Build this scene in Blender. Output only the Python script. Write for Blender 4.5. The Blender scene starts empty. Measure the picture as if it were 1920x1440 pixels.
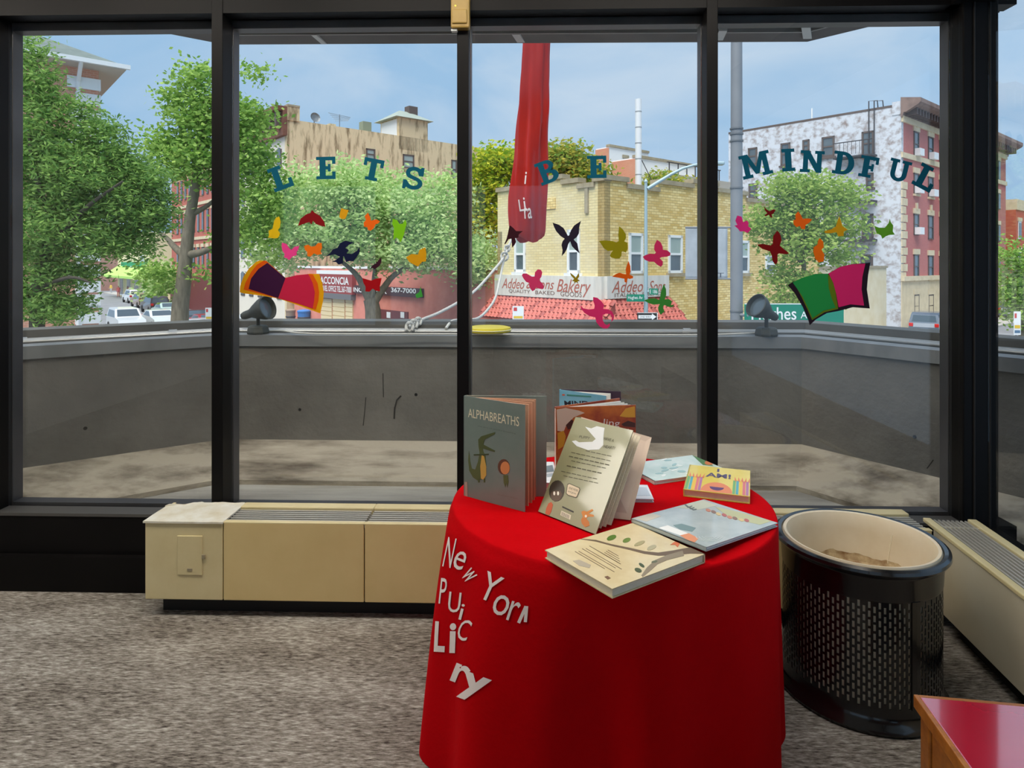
import bpy, bmesh, math, random
import numpy as np
from mathutils import Vector, Matrix

# ------------------------------------------------------------------ camera
SC = bpy.context.scene
COL = SC.collection
FPX, CXP, HYP, HC, YAW = 1250.0, 960.0, 495.0, 1.55, math.radians(1.7)
RT = Vector((math.cos(YAW), math.sin(YAW), 0))
FW = Vector((-math.sin(YAW), math.cos(YAW), 0))
cam_d = bpy.data.cameras.new('camera')
cam = bpy.data.objects.new('camera', cam_d)
COL.objects.link(cam)
cam.location = (0, 0, HC)
cam.rotation_euler = (math.pi / 2, 0, YAW)
cam_d.sensor_fit = 'HORIZONTAL'
cam_d.sensor_width = 36
cam_d.lens = 36 * FPX / 1920
cam_d.shift_y = -(720 - HYP) / 1920
cam_d.clip_start = 0.05
cam_d.clip_end = 600
SC.camera = cam
SC.view_settings.view_transform = 'Standard'
SC.view_settings.look = 'None'
SC.view_settings.gamma = 1.0
SC.view_settings.use_curve_mapping = False
SC.view_settings.exposure = 0.0
try:
    SC.cycles.use_denoising = True
    SC.cycles.max_bounces = 8
    SC.cycles.diffuse_bounces = 4
    SC.cycles.transparent_max_bounces = 16
    SC.cycles.caustics_reflective = False
    SC.cycles.caustics_refractive = False
    SC.cycles.sample_clamp_indirect = 4.0
except Exception:
    pass

def lin(c):
    out = []
    for x in c[:3]:
        x = x / 255.0
        out.append(x / 12.92 if x <= 0.04045 else ((x + 0.055) / 1.055) ** 2.4)
    return (out[0], out[1], out[2], 1.0)

# ------------------------------------------------------------------ world: pale blue sky with thin cloud
wd = bpy.data.worlds.new('sky')
SC.world = wd
wd.use_nodes = True
wn, wl = wd.node_tree.nodes, wd.node_tree.links
wn.clear()
w_out = wn.new('ShaderNodeOutputWorld'); w_bg = wn.new('ShaderNodeBackground')
w_tc = wn.new('ShaderNodeTexCoord'); w_map = wn.new('ShaderNodeMapping')
w_map.inputs['Scale'].default_value = (1.0, 1.0, 2.6)
w_map.inputs['Rotation'].default_value = (0.12, 0.25, 0.5)
w_no = wn.new('ShaderNodeTexNoise')
w_no.inputs['Scale'].default_value = 2.3; w_no.inputs['Detail'].default_value = 7
w_no.inputs['Roughness'].default_value = 0.55; w_no.inputs['Distortion'].default_value = 0.6
w_cr = wn.new('ShaderNodeValToRGB')
w_cr.color_ramp.elements[0].position = 0.38; w_cr.color_ramp.elements[0].color = lin((162, 200, 236))
w_cr.color_ramp.elements[1].position = 0.78; w_cr.color_ramp.elements[1].color = lin((214, 229, 246))
w_bg.inputs['Strength'].default_value = 1.0
wl.new(w_tc.outputs['Generated'], w_map.inputs['Vector'])
wl.new(w_map.outputs['Vector'], w_no.inputs['Vector'])
wl.new(w_no.outputs['Fac'], w_cr.inputs['Fac'])
wl.new(w_cr.outputs['Color'], w_bg.inputs['Color'])
wl.new(w_bg.outputs['Background'], w_out.inputs['Surface'])

# soft sun behind thin cloud, over the library's roof
sun_d = bpy.data.lights.new('sun', 'SUN')
sun_d.energy = 5.5; sun_d.angle = math.radians(60); sun_d.color = (1.0, 0.965, 0.91)
sun = bpy.data.objects.new('sun', sun_d); COL.objects.link(sun)
sun.rotation_euler = Vector((-0.20, -0.36, 0.91)).to_track_quat('Z', 'Y').to_euler()

FILL = 16.0       # strength of the fill panels added on the unseen ceiling

# ------------------------------------------------------------------ helpers
def W(xc, yc, z=0.0):
    """metres right of / in front of where the photographer stands -> world"""
    p = RT * xc + FW * yc
    return Vector((p.x, p.y, z))
def UD(u, v, d):
    return W((u - CXP) / FPX * d, d, HC + (HYP - v) / FPX * d)
def U(u, v, Y):
    a = (u - CXP) / FPX
    d = Y / (a * RT.y + FW.y)
    return UD(u, v, d)
def UZ(u, v, z):
    return UD(u, v, (HC - z) * FPX / (v - HYP))

MATS = {}
def mat(name, rgb, rough=0.6, metal=0.0, rgb2=None, nscale=6.0, nstretch=(1, 1, 1), ramp=(0.35, 0.65), bump=0.0, bscale=40.0,
        spec=0.5, emit=0.0, island=False, coat=0.0, sheen=0.0, trans=0.0, ndetail=5.0, coat_ior=1.5):
    if name in MATS: return MATS[name]
    m = bpy.data.materials.new(name); m.use_nodes = True
    n, l = m.node_tree.nodes, m.node_tree.links
    b = n['Principled BSDF']
    b.inputs['Base Color'].default_value = lin(rgb)
    b.inputs['Roughness'].default_value = rough
    b.inputs['Metallic'].default_value = metal
    b.inputs['Specular IOR Level'].default_value = spec
    if coat: b.inputs['Coat Weight'].default_value = coat; b.inputs['Coat Roughness'].default_value = 0.06; b.inputs['Coat IOR'].default_value = coat_ior
    if sheen: b.inputs['Sheen Weight'].default_value = sheen
    if emit:
        b.inputs['Emission Color'].default_value = lin(rgb); b.inputs['Emission Strength'].default_value = emit
    tc = None
    if rgb2 is not None:
        cr = n.new('ShaderNodeValToRGB')
        cr.color_ramp.elements[0].position = ramp[0]; cr.color_ramp.elements[0].color = lin(rgb)
        cr.color_ramp.elements[1].position = ramp[1]; cr.color_ramp.elements[1].color = lin(rgb2)
        if island:
            g = n.new('ShaderNodeNewGeometry'); l.new(g.outputs['Random Per Island'], cr.inputs['Fac'])
        else:
            tc = n.new('ShaderNodeTexCoord'); mp = n.new('ShaderNodeMapping')
            mp.inputs['Scale'].default_value = nstretch
            no = n.new('ShaderNodeTexNoise'); no.inputs['Scale'].default_value = nscale; no.inputs['Detail'].default_value = ndetail
            no.inputs['Roughness'].default_value = 0.6
            l.new(tc.outputs['Object'], mp.inputs['Vector']); l.new(mp.outputs['Vector'], no.inputs['Vector'])
            l.new(no.outputs['Fac'], cr.inputs['Fac'])
        l.new(cr.outputs['Color'], b.inputs['Base Color'])
    if bump:
        if tc is None: tc = n.new('ShaderNodeTexCoord')
        nb = n.new('ShaderNodeTexNoise'); nb.inputs['Scale'].default_value = bscale; nb.inputs['Detail'].default_value = 4
        bp = n.new('ShaderNodeBump'); bp.inputs['Strength'].default_value = bump; bp.inputs['Distance'].default_value = 0.02
        l.new(tc.outputs['Object'], nb.inputs['Vector']); l.new(nb.outputs['Fac'], bp.inputs['Height'])
        l.new(bp.outputs['Normal'], b.inputs['Normal'])
    if trans:
        tb = n.new('ShaderNodeBsdfTranslucent'); mx = n.new('ShaderNodeMixShader'); mx.inputs['Fac'].default_value = trans
        src = b.inputs['Base Color'].links[0].from_socket if b.inputs['Base Color'].links else None
        if src: l.new(src, tb.inputs['Color'])
        else: tb.inputs['Color'].default_value = lin(rgb)
        l.new(b.outputs['BSDF'], mx.inputs[1]); l.new(tb.outputs['BSDF'], mx.inputs[2])
        l.new(mx.outputs['Shader'], n['Material Output'].inputs['Surface'])
    MATS[name] = m
    return m

def brick_mat(name, c1, c2, mortar, bw=0.22, bh=0.075, dirt=None):
    if name in MATS: return MATS[name]
    m = bpy.data.materials.new(name); m.use_nodes = True
    n, l = m.node_tree.nodes, m.node_tree.links
    b = n['Principled BSDF']; b.inputs['Roughness'].default_value = 0.85
    tc = n.new('ShaderNodeTexCoord'); sp = n.new('ShaderNodeSeparateXYZ'); ad = n.new('ShaderNodeMath'); cb = n.new('ShaderNodeCombineXYZ')
    l.new(tc.outputs['Object'], sp.inputs[0]); l.new(sp.outputs['X'], ad.inputs[0]); l.new(sp.outputs['Y'], ad.inputs[1])
    l.new(ad.outputs[0], cb.inputs['X']); l.new(sp.outputs['Z'], cb.inputs['Y'])
    br = n.new('ShaderNodeTexBrick')
    br.inputs['Color1'].default_value = lin(c1); br.inputs['Color2'].default_value = lin(c2); br.inputs['Mortar'].default_value = lin(mortar)
    br.inputs['Scale'].default_value = 1.0; br.inputs['Brick Width'].default_value = bw; br.inputs['Row Height'].default_value = bh
    br.inputs['Mortar Size'].default_value = 0.012; br.inputs['Bias'].default_value = -0.1
    l.new(cb.outputs[0], br.inputs['Vector'])
    no = n.new('ShaderNodeTexNoise'); no.inputs['Scale'].default_value = 0.7; no.inputs['Detail'].default_value = 6
    l.new(tc.outputs['Object'], no.inputs['Vector'])
    cr = n.new('ShaderNodeValToRGB'); cr.color_ramp.elements[0].position = 0.45; cr.color_ramp.elements[1].position = 0.75
    cr.color_ramp.elements[0].color = (0, 0, 0, 1); cr.color_ramp.elements[1].color = (0.6, 0.6, 0.6, 1)
    l.new(no.outputs['Fac'], cr.inputs['Fac'])
    mx = n.new('ShaderNodeMixRGB'); mx.inputs['Color2'].default_value = lin(dirt or mortar)
    l.new(cr.outputs['Color'], mx.inputs['Fac']); l.new(br.outputs['Color'], mx.inputs['Color1'])
    l.new(mx.outputs['Color'], b.inputs['Base Color'])
    MATS[name] = m
    return m

OFF = {}
class MB:
    def __init__(self): self.v = []; self.f = []
    def add(self, vs, fs):
        o = len(self.v); self.v += [tuple(p) for p in vs]; self.f += [tuple(i + o for i in f) for f in fs]; return self
    def box(self, a, b, m=None):
        x0, y0, z0 = a; x1, y1, z1 = b
        vs = [(x0, y0, z0), (x1, y0, z0), (x1, y1, z0), (x0, y1, z0), (x0, y0, z1), (x1, y0, z1), (x1, y1, z1), (x0, y1, z1)]
        if m is not None: vs = [m @ Vector(p) for p in vs]
        return self.add(vs, [(0, 3, 2, 1), (4, 5, 6, 7), (0, 1, 5, 4), (1, 2, 6, 5), (2, 3, 7, 6), (3, 0, 4, 7)])
    def bbox(self, a, b, r=0.005, m=None):
        """box with chamfered edges"""
        x0, y0, z0 = a; x1, y1, z1 = b
        r = min(r, (x1 - x0) / 2.01, (y1 - y0) / 2.01, (z1 - z0) / 2.01)
        bm = bmesh.new()
        bmesh.ops.create_cube(bm, size=1)
        for q in bm.verts: q.co = Vector(((x0 + x1) / 2 + q.co.x * (x1 - x0), (y0 + y1) / 2 + q.co.y * (y1 - y0), (z0 + z1) / 2 + q.co.z * (z1 - z0)))
        bmesh.ops.bevel(bm, geom=list(bm.edges), offset=r, segments=2, affect='EDGES', profile=0.5)
        bm.verts.ensure_lookup_table(); bm.verts.index_update()
        vs = [q.co.copy() for q in bm.verts]; fs = [[q.index for q in f.verts] for f in bm.faces]
        bm.free()
        if m is not None: vs = [m @ p for p in vs]
        return self.add(vs, fs)
    def prism(self, poly, z0, z1, fn=None):
        """polygon (x,y) extruded z0..z1; fn maps (x,y,z) to a point"""
        n = len(poly); fn = fn or (lambda x, y, z: (x, y, z))
        vs = [fn(x, y, z0) for x, y in poly] + [fn(x, y, z1) for x, y in poly]
        fs = [tuple(range(n))[::-1], tuple(range(n, 2 * n))] + [(i, (i + 1) % n, n + (i + 1) % n, n + i) for i in range(n)]
        return self.add(vs, fs)
    def tube(self, pts, r, n=8, cap=True, closed=False):
        pts = [Vector(p) for p in pts]; k = len(pts)
        rs = r if isinstance(r, (list, tuple)) else [r] * k
        vs = []; prev = None
        for i, p in enumerate(pts):
            t = (pts[min(i + 1, k - 1)] - pts[max(i - 1, 0)])
            if t.length < 1e-9: t = Vector((0, 0, 1))
            t.normalize()
            a = prev if prev is not None else (Vector((0, 0, 1)) if abs(t.z) < 0.9 else Vector((1, 0, 0)))
            s = t.cross(a)
            if s.length < 1e-6: s = t.cross(Vector((0, 1, 0)))
            s.normalize(); q = s.cross(t).normalized(); prev = q
            for j in range(n):
                an = 2 * math.pi * j / n
                vs.append(p + (s * math.cos(an) + q * math.sin(an)) * rs[i])
        fs = []
        for i in range(k - 1):
            for j in range(n):
                fs.append((i * n + j, i * n + (j + 1) % n, (i + 1) * n + (j + 1) % n, (i + 1) * n + j))
        if cap: fs += [tuple(range(n)), tuple(range((k - 1) * n, k * n))[::-1]]
        return self.add(vs, fs)
    def lathe(self, prof, n=32, c=(0, 0, 0), m=None):
        vs = []; k = len(prof)
        for r, z in prof:
            for j in range(n):
                a = 2 * math.pi * j / n
                p = Vector((r * math.cos(a), r * math.sin(a), z))
                vs.append((m @ p) if m is not None else p + Vector(c))
        fs = [(i * n + j, i * n + (j + 1) % n, (i + 1) * n + (j + 1) % n, (i + 1) * n + j) for i in range(k - 1) for j in range(n)]
        return self.add(vs, fs)
    def build(self, name, m, parent=None, origin=None, local=False, smooth=False, angle=None):
        me = bpy.data.meshes.new(name)
        o = bpy.data.objects.new(name, me); COL.objects.link(o)
        base = Vector((0, 0, 0))
        if parent is not None:
            o.parent = parent
            if not local: base = OFF.get(parent.name, Vector((0, 0, 0)))
            OFF[o.name] = base
        elif origin is not None:
            base = Vector(origin); o.location = base
            OFF[o.name] = base
        vs = [(p[0] - base[0], p[1] - base[1], p[2] - base[2]) for p in self.v]
        me.from_pydata(vs, [], self.f)
        bm = bmesh.new(); bm.from_mesh(me)
        bmesh.ops.recalc_face_normals(bm, faces=list(bm.faces)); bm.to_mesh(me); bm.free()
        if smooth:
            me.polygons.foreach_set('use_smooth', [True] * len(me.polygons))
            try: me.set_sharp_from_angle(angle=angle or math.radians(40))
            except Exception: pass
        if m is not None: me.materials.append(m)
        me.update()
        return o

def tag(o, label=None, cat=None, group=None, kind=None):
    if label: o['label'] = label
    if cat: o['category'] = cat
    if group: o['group'] = group
    if kind: o['kind'] = kind
    return o
def thing(name, loc, label=None, cat=None, group=None, rotz=0.0, kind=None):
    o = bpy.data.objects.new(name, None); COL.objects.link(o)
    o.empty_display_size = 0.1
    o.location = loc; o.rotation_euler = (0, 0, rotz)
    OFF[o.name] = Vector(loc)
    return tag(o, label, cat, group, kind)
def struct(o): o['kind'] = 'structure'; return o
def copy_tree(o, parent=None):
    c = o.copy(); COL.objects.link(c); c.parent = parent
    for ch in list(o.children): copy_tree(ch, c)
    return c

_tc = {}
def text_geo(s, size=1.0, shear=0.0, bold=0.0, align='LEFT', space=1.0):
    key = (s, shear, bold, align, space)
    if key not in _tc:
        cu = bpy.data.curves.new('t', 'FONT'); cu.body = s; cu.shear = shear; cu.offset = bold; cu.align_x = align
        cu.space_character = space; cu.resolution_u = 3
        ob = bpy.data.objects.new('t', cu)
        me = bpy.data.meshes.new_from_object(ob)
        vs = np.array([q.co[:2] for q in me.vertices]).reshape(-1, 2); fs = [tuple(p.vertices) for p in me.polygons]
        bpy.data.objects.remove(ob); bpy.data.meshes.remove(me); bpy.data.curves.remove(cu)
        _tc[key] = (vs, fs)
    vs, fs = _tc[key]
    return vs * size, fs
def text_fit(s, w, h, **k):
    """glyph verts scaled to fill a w x h rectangle from (0,0)"""
    vs, fs = text_geo(s, 1.0, **k)
    lo, hi = vs.min(0), vs.max(0)
    return (vs - lo) / (hi - lo) * np.array([w, h]), fs
# ------------------------------------------------------------------ materials of the room
M_frame = mat('dark_bronze', (12, 11, 11), 0.45, 0.0, rgb2=(17, 15, 15), nscale=3, spec=0.12)
M_frame_ext = mat('bronze_stop', (70, 68, 70), 0.4, 0.2, rgb2=(84, 82, 85), nscale=3)
M_cream = mat('cream_enamel', (216, 193, 138), 0.42, rgb2=(207, 183, 127), nscale=2.5, bump=0.03, bscale=25)
M_cream_end = mat('cream_enamel_pale', (216, 202, 158), 0.42, rgb2=(206, 190, 143), nscale=4, bump=0.05, bscale=18)
M_slat = mat('grille_steel', (200, 196, 186), 0.3, 0.4)
M_black = mat('black_gap', (12, 11, 11), 0.7)
M_concrete = mat('concrete', (98, 94, 89), 0.92, rgb2=(126, 122, 115), nscale=1.4, ramp=(0.35, 0.7), bump=0.25, bscale=30)
M_cant = mat('stained_concrete', (94, 84, 72), 0.92, rgb2=(176, 165, 148), nscale=2.6, nstretch=(0.5, 1.6, 4.0), ramp=(0.33, 0.56), ndetail=8, bump=0.4, bscale=22)
M_deck = mat('weathered_deck', (132, 127, 120), 0.9, rgb2=(176, 171, 162), nscale=2.0, nstretch=(0.5, 3, 1), ramp=(0.35, 0.7), bump=0.2)
M_cap = mat('metal_coping', (120, 121, 122), 0.4, 0.15, rgb2=(138, 138, 138), nscale=2, nstretch=(1, 4, 1))
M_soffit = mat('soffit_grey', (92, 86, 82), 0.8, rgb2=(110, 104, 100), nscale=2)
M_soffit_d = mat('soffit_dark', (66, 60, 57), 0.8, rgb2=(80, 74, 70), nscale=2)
M_white = mat('white_paint', (232, 232, 228), 0.55)
M_wall = mat('painted_wall', (238, 234, 226), 0.8, rgb2=(232, 228, 219), nscale=1.0)
M_ceil = mat('ceiling_board', (225, 222, 214), 0.9)
M_conduit = mat('conduit', (170, 170, 170), 0.35, 0.6)

def glass_mat(name, tint=(0.98, 0.99, 0.985), r0=0.035):
    m = bpy.data.materials.new(name); m.use_nodes = True
    n, l = m.node_tree.nodes, m.node_tree.links
    n.remove(n['Principled BSDF'])
    tr = n.new('ShaderNodeBsdfTransparent'); tr.inputs['Color'].default_value = (*tint, 1)
    gl = n.new('ShaderNodeBsdfGlossy'); gl.inputs['Roughness'].default_value = 0.0
    # reflection rises towards grazing angles, the same from either side of the sheet
    ge = n.new('ShaderNodeNewGeometry'); dp = n.new('ShaderNodeVectorMath'); dp.operation = 'DOT_PRODUCT'
    l.new(ge.outputs['Incoming'], dp.inputs[0]); l.new(ge.outputs['Normal'], dp.inputs[1])
    def mth(op, a, b=None):
        q = n.new('ShaderNodeMath'); q.operation = op
        for k, x in enumerate((a, b)):
            if x is None: continue
            if isinstance(x, (int, float)): q.inputs[k].default_value = x
            else: l.new(x, q.inputs[k])
        return q.outputs[0]
    f5 = mth('POWER', mth('SUBTRACT', 1.0, mth('ABSOLUTE', dp.outputs['Value'])), 5.0)
    fac = mth('ADD', mth('MULTIPLY', f5, 1.0 - r0), r0)
    mx = n.new('ShaderNodeMixShader')
    l.new(fac, mx.inputs['Fac']); l.new(tr.outputs['BSDF'], mx.inputs[1]); l.new(gl.outputs['BSDF'], mx.inputs[2])
    l.new(mx.outputs['Shader'], n['Material Output'].inputs['Surface'])
    return m
M_glass = glass_mat('window_glass')

# carpet: short streaks of taupe, umber and pale grey
def carpet_mat():
    m = bpy.data.materials.new('carpet'); m.use_nodes = True
    n, l = m.node_tree.nodes, m.node_tree.links
    b = n['Principled BSDF']; b.inputs['Roughness'].default_value = 0.95; b.inputs['Specular IOR Level'].default_value = 0.1
    tc = n.new('ShaderNodeTexCoord')
    def streak(scale, stretch, rot, det=3.0):
        mp = n.new('ShaderNodeMapping'); mp.inputs['Scale'].default_value = stretch; mp.inputs['Rotation'].default_value = (0, 0, rot)
        no = n.new('ShaderNodeTexNoise'); no.inputs['Scale'].default_value = scale; no.inputs['Detail'].default_value = det
        no.inputs['Roughness'].default_value = 0.65
        l.new(tc.outputs['Object'], mp.inputs['Vector']); l.new(mp.outputs['Vector'], no.inputs['Vector'])
        return no.outputs['Fac']
    zone = streak(3.2, (0.55, 1.5, 1), math.radians(8), 4)
    fib = streak(46, (0.45, 1.9, 1), math.radians(-22), 3); fib2 = streak(110, (0.35, 1.8, 1), math.radians(6), 2)
    def mth(op, a, b):
        q = n.new('ShaderNodeMath'); q.operation = op
        for k, x in enumerate((a, b)):
            if isinstance(x, (int, float)): q.inputs[k].default_value = x
            else: l.new(x, q.inputs[k])
        return q.outputs[0]
    mixv = mth('ADD', mth('MULTIPLY', zone, 0.26), mth('ADD', mth('MULTIPLY', fib, 0.42), mth('MULTIPLY', fib2, 0.32)))
    ml = n.new('ShaderNodeValToRGB'); l.new(mixv, ml.inputs['Fac']); e = ml.color_ramp.elements
    e[0].position = 0.39; e[0].color = lin((66, 60, 55)); e[1].position = 0.61; e[1].color = lin((186, 182, 174))
    for pos, c in ((0.455, (112, 105, 97)), (0.53, (146, 140, 132))): q = e.new(pos); q.color = lin(c)
    l.new(ml.outputs['Color'], b.inputs['Base Color'])
    bp = n.new('ShaderNodeBump'); bp.inputs['Strength'].default_value = 0.35; bp.inputs['Distance'].default_value = 0.01
    nb = n.new('ShaderNodeTexNoise'); nb.inputs['Scale'].default_value = 240; l.new(tc.outputs['Object'], nb.inputs['Vector'])
    l.new(nb.outputs['Fac'], bp.inputs['Height']); l.new(bp.outputs['Normal'], b.inputs['Normal'])
    return m
M_carpet = carpet_mat()

# ------------------------------------------------------------------ room shell
YF, YG, YB = 3.12, 3.22, 3.30        # front of frames, glass, outer face
ZS, ZH = 0.36, 2.74                  # sill, head
XL, XR = -4.6, 3.4
CEIL = 3.2
struct(MB().box((XL, -5.0, -0.12), (XR, YF + 0.12, 0.0)).build('floor', M_carpet))
struct(MB().box((XL, -5.0, CEIL), (XR, YB + 0.02, CEIL + 0.25)).build('ceiling', M_ceil))
# unseen back wall; its tall windows are added to throw daylight into the room
wb = struct(MB().box((XL, -5.12, 0), (XR, -5.0, 0.5)).build('wall_back', M_wall))
MB().box((XL, -5.12, 2.9), (XR, -5.0, CEIL)).build('lintel', M_wall, wb)
for k in range(5):
    x = XL + k * 1.9
    MB().box((x, -5.12, 0.5), (x + 0.25, -5.0, 2.9)).build('pier', M_wall, wb)
    if k < 4: MB().box((x + 0.25, -5.07, 0.5), (x + 1.9, -5.062, 2.9)).build('pane', M_glass, wb)
struct(MB().box((XL - 0.12, -5.0, 0), (XL, YF, CEIL)).build('wall_left', M_wall))
# black panel below the windows, with its deeper base
struct(MB().box((XL, YF, 0), (2.22, YB, ZS - 0.012)).build('wall_front', M_frame))
struct(MB().box((XL, YF - 0.035, 0), (2.12, YF + 0.01, 0.165)).build('baseboard_front', M_frame))
# head above the windows
struct(MB().box((XL, YF, ZH), (2.22, YG - 0.012, CEIL)).box((XL, YG - 0.012, ZH + 0.03), (2.22, YG + 0.012, CEIL))
       .box((XL, YG + 0.012, ZH + 0.005), (2.22, YB + 0.02, CEIL)).build('trim_1', M_frame))
struct(MB().box((XL, YF - 0.004, ZS - 0.014), (2.12, YF + 0.09, ZS)).build('trim_2', mat('sill_edge', (92, 90, 88), 0.35, 0.4)))

def mullion(i, x0, x1):
    t = thing('trim_%d' % i, ((x0 + x1) / 2, YF, ZS), kind='structure')
    MB().bbox((x0, YF - 0.004, ZS - 0.013), (x1, YG - 0.012, CEIL), 0.003).build('mullion_face', M_frame, t)
    MB().box((x0 + 0.006, YG - 0.013, ZS - 0.013), (x1 - 0.006, YG + 0.012, ZH + 0.03)).build('gasket', M_black, t)
    MB().bbox((x0, YG + 0.012, ZS - 0.013), (x1, YB, ZH + 0.03), 0.003).build('mullion_stop', M_frame_ext, t)
# edges of the mullions, read off at the front plane
def XF(u): return U(u, 600, YF).x
mull = [(XF(-40), XF(-10)), (XF(397), XF(418)), (XF(857), XF(879)), (XF(1325), XF(1346)), (XF(1806), XF(1822))]
for i, (a, b) in enumerate(mull): mullion(i + 3, a, b)
mull = [(XL, XL + 0.05)] + mull
for i in range(len(mull) - 1):
    a, b = mull[i][1], mull[i + 1][0]
    w = thing('window_%d' % (i + 1), ((a + b) / 2, YG, ZS), kind='structure')
    MB().box((a, YG - 0.003, ZS - 0.02), (b, YG + 0.003, ZH + 0.04)).build('pane', M_glass, w)
    f = MB()
    f.box((a, YG + 0.012, ZS - 0.02), (b, YB, ZS + 0.01)).box((a, YG + 0.012, ZH - 0.035), (b, YB, ZH + 0.03))
    f.build('glazing_stop', M_frame_ext, w)

# the right-hand wall of the bay: direction it runs in, from the corner towards the room
RW0 = W(2.03, 3.02); RWD = (W(1.744, 2.271) - W(1.806, 2.764)).normalized()
ang_r = math.atan2(RWD.y, RWD.x)
MR = Matrix.Translation((RW0.x, RW0.y, 0)) @ Matrix.Rotation(ang_r, 4, 'Z')   # local x runs along the wall, local +y points out of the room
struct(MB().box((0.0, 0.0, 0), (4.5, 0.16, ZS), MR).build('wall_right', M_frame))
struct(MB().box((-0.1, -0.02, ZH), (4.5, 0.16, CEIL), MR).build('trim_9', M_frame))
wr = thing('window_7', RW0 + Vector((0, 0, ZS)), kind='structure')
MB().box((0.05, 0.09, ZS - 0.02), (3.2, 0.096, ZH + 0.02), MR).build('pane', M_glass, wr)
MB().box((3.2, 0.0, ZS - 0.02), (3.28, 0.16, ZH + 0.02), MR).build('window_frame', M_frame, wr)
struct(MB().box((3.28, 0.0, 0), (8.5, 0.16, CEIL), MR).build('wall_side', M_wall))
# corner post where the two window walls meet: a tube column with two ridges
cp = thing('trim_8', W(2.08, 3.0, 0), kind='structure')
c0, c1 = (1805 - CXP) / FPX * 3.0, (1873 - CXP) / FPX * 3.0
px0, px1 = U(1806, 600, 3.09), U(1873, 600, 3.09)
MB().bbox((px0.x, 3.09, 0.0), (px1.x, 3.125, CEIL), 0.006).build('corner_post', M_frame, cp)
MB().box((px0.x + 0.06, 3.12, 0.0), (px1.x - 0.005, 3.27, CEIL)).build('post_core', M_frame, cp)
for f_ in (0.28, 0.72):
    x = px0.x + (px1.x - px0.x) * f_; MB().bbox((x, 3.082, 0.0), (x + 0.006, 3.092, CEIL), 0.002).build('ridge', M_black, cp)

# light panels added on the unseen ceiling to brighten the room
M_fill = mat('fill_diffuser', (255, 247, 234), 0.5, emit=FILL)
proto = None
fill_spots = [(x, y) for y in (2.15,) for x in (-3.5, -2.1, -0.7, 0.7)]
for k, (x, y) in enumerate(fill_spots):
    if proto is None:
        proto = thing('fill_light', (x, y, CEIL), 'white fill-light panel in a thin frame, added out of view', 'ceiling light', 'fill lights added over the reading room')
        fr = MB()
        for a, b in (((-.64, -.27), (.64, -.24)), ((-.64, .24), (.64, .27)), ((-.64, -.24), (-.61, .24)), ((.61, -.24), (.64, .24))):
            fr.box((a[0], a[1], -.02), (b[0], b[1], 0.0))
        fr.build('frame', M_white, proto, local=True)
        MB().box((-.61, -.24, -.014), (.61, .24, 0.0)).build('diffuser', M_fill, proto, local=True)
        o = proto
    else: o = copy_tree(proto)
    o.location = (x, y, CEIL)

# ------------------------------------------------------------------ terrace outside the glass
ZD = 0.15                            # deck level
PT = 1.07                            # top of the coping
PF0, PF1 = W(-1.95, 4.51), W(1.90, 4.38)
dl = Vector((PF0.x, PF0.y)) + (W(-2.90, 3.87) - W(-1.98, 4.53)).to_2d().normalized() * 1.68
dr = Vector((PF1.x, PF1.y)) + (W(2.588, 3.37) - W(1.90, 4.38)).to_2d().normalized() * 2.6
PLINE = [Vector((dl.x, dl.y)), PF0.to_2d(), PF1.to_2d(), Vector((dr.x, dr.y))]
def offs(line, d):
    """polyline moved sideways by d (positive: away from the room)"""
    out = []
    for i, p in enumerate(line):
        ns = []
        if i > 0: t = (p - line[i - 1]).normalized(); ns.append(Vector((-t.y, t.x)))
        if i < len(line) - 1: t = (line[i + 1] - p).normalized(); ns.append(Vector((-t.y, t.x)))
        if len(ns) == 2:
            m = (ns[0] + ns[1]).normalized(); k = d / max(0.2, m.dot(ns[0])); out.append(p + m * k)
        else: out.append(p + ns[0] * d)
    return out
def sweep(line, prof, mb=None):
    """profile (offset, z) swept along a polyline in plan, joints mitred"""
    mb = mb or MB(); rings = [offs(line, d) for d, z in prof]; n = len(prof); k = len(line)
    vs = [(rings[j][i].x, rings[j][i].y, prof[j][1]) for i in range(k) for j in range(n)]
    fs = [(i * n + j, i * n + (j + 1) % n, (i + 1) * n + (j + 1) % n, (i + 1) * n + j) for i in range(k - 1) for j in range(n)]
    fs += [tuple(range(n)), tuple(range((k - 1) * n, k * n))[::-1]]
    return mb.add(vs, fs)
struct(sweep(PLINE, [(0.02, -3.3), (0.02, PT - 0.06), (0.34, PT - 0.06), (0.34, -3.3)]).build('wall_parapet', M_concrete))
# sloping concrete kerb at the foot of the parapet
struct(sweep(PLINE, [(0.03, ZD - 0.05), (-0.27, ZD - 0.05), (-0.27, ZD + 0.03), (-0.10, 0.30), (0.03, 0.365)]).build('trim_10', M_cant, smooth=False))
deck = [(p.x, p.y) for p in offs(PLINE, 0.05)]
struct(MB().prism([(deck[0][0], YB)] + deck + [(deck[-1][0], 2.2), (2.35, 2.2), (2.25, YB)], ZD - 0.3, ZD).build('terrace_floor', M_deck))
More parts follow.
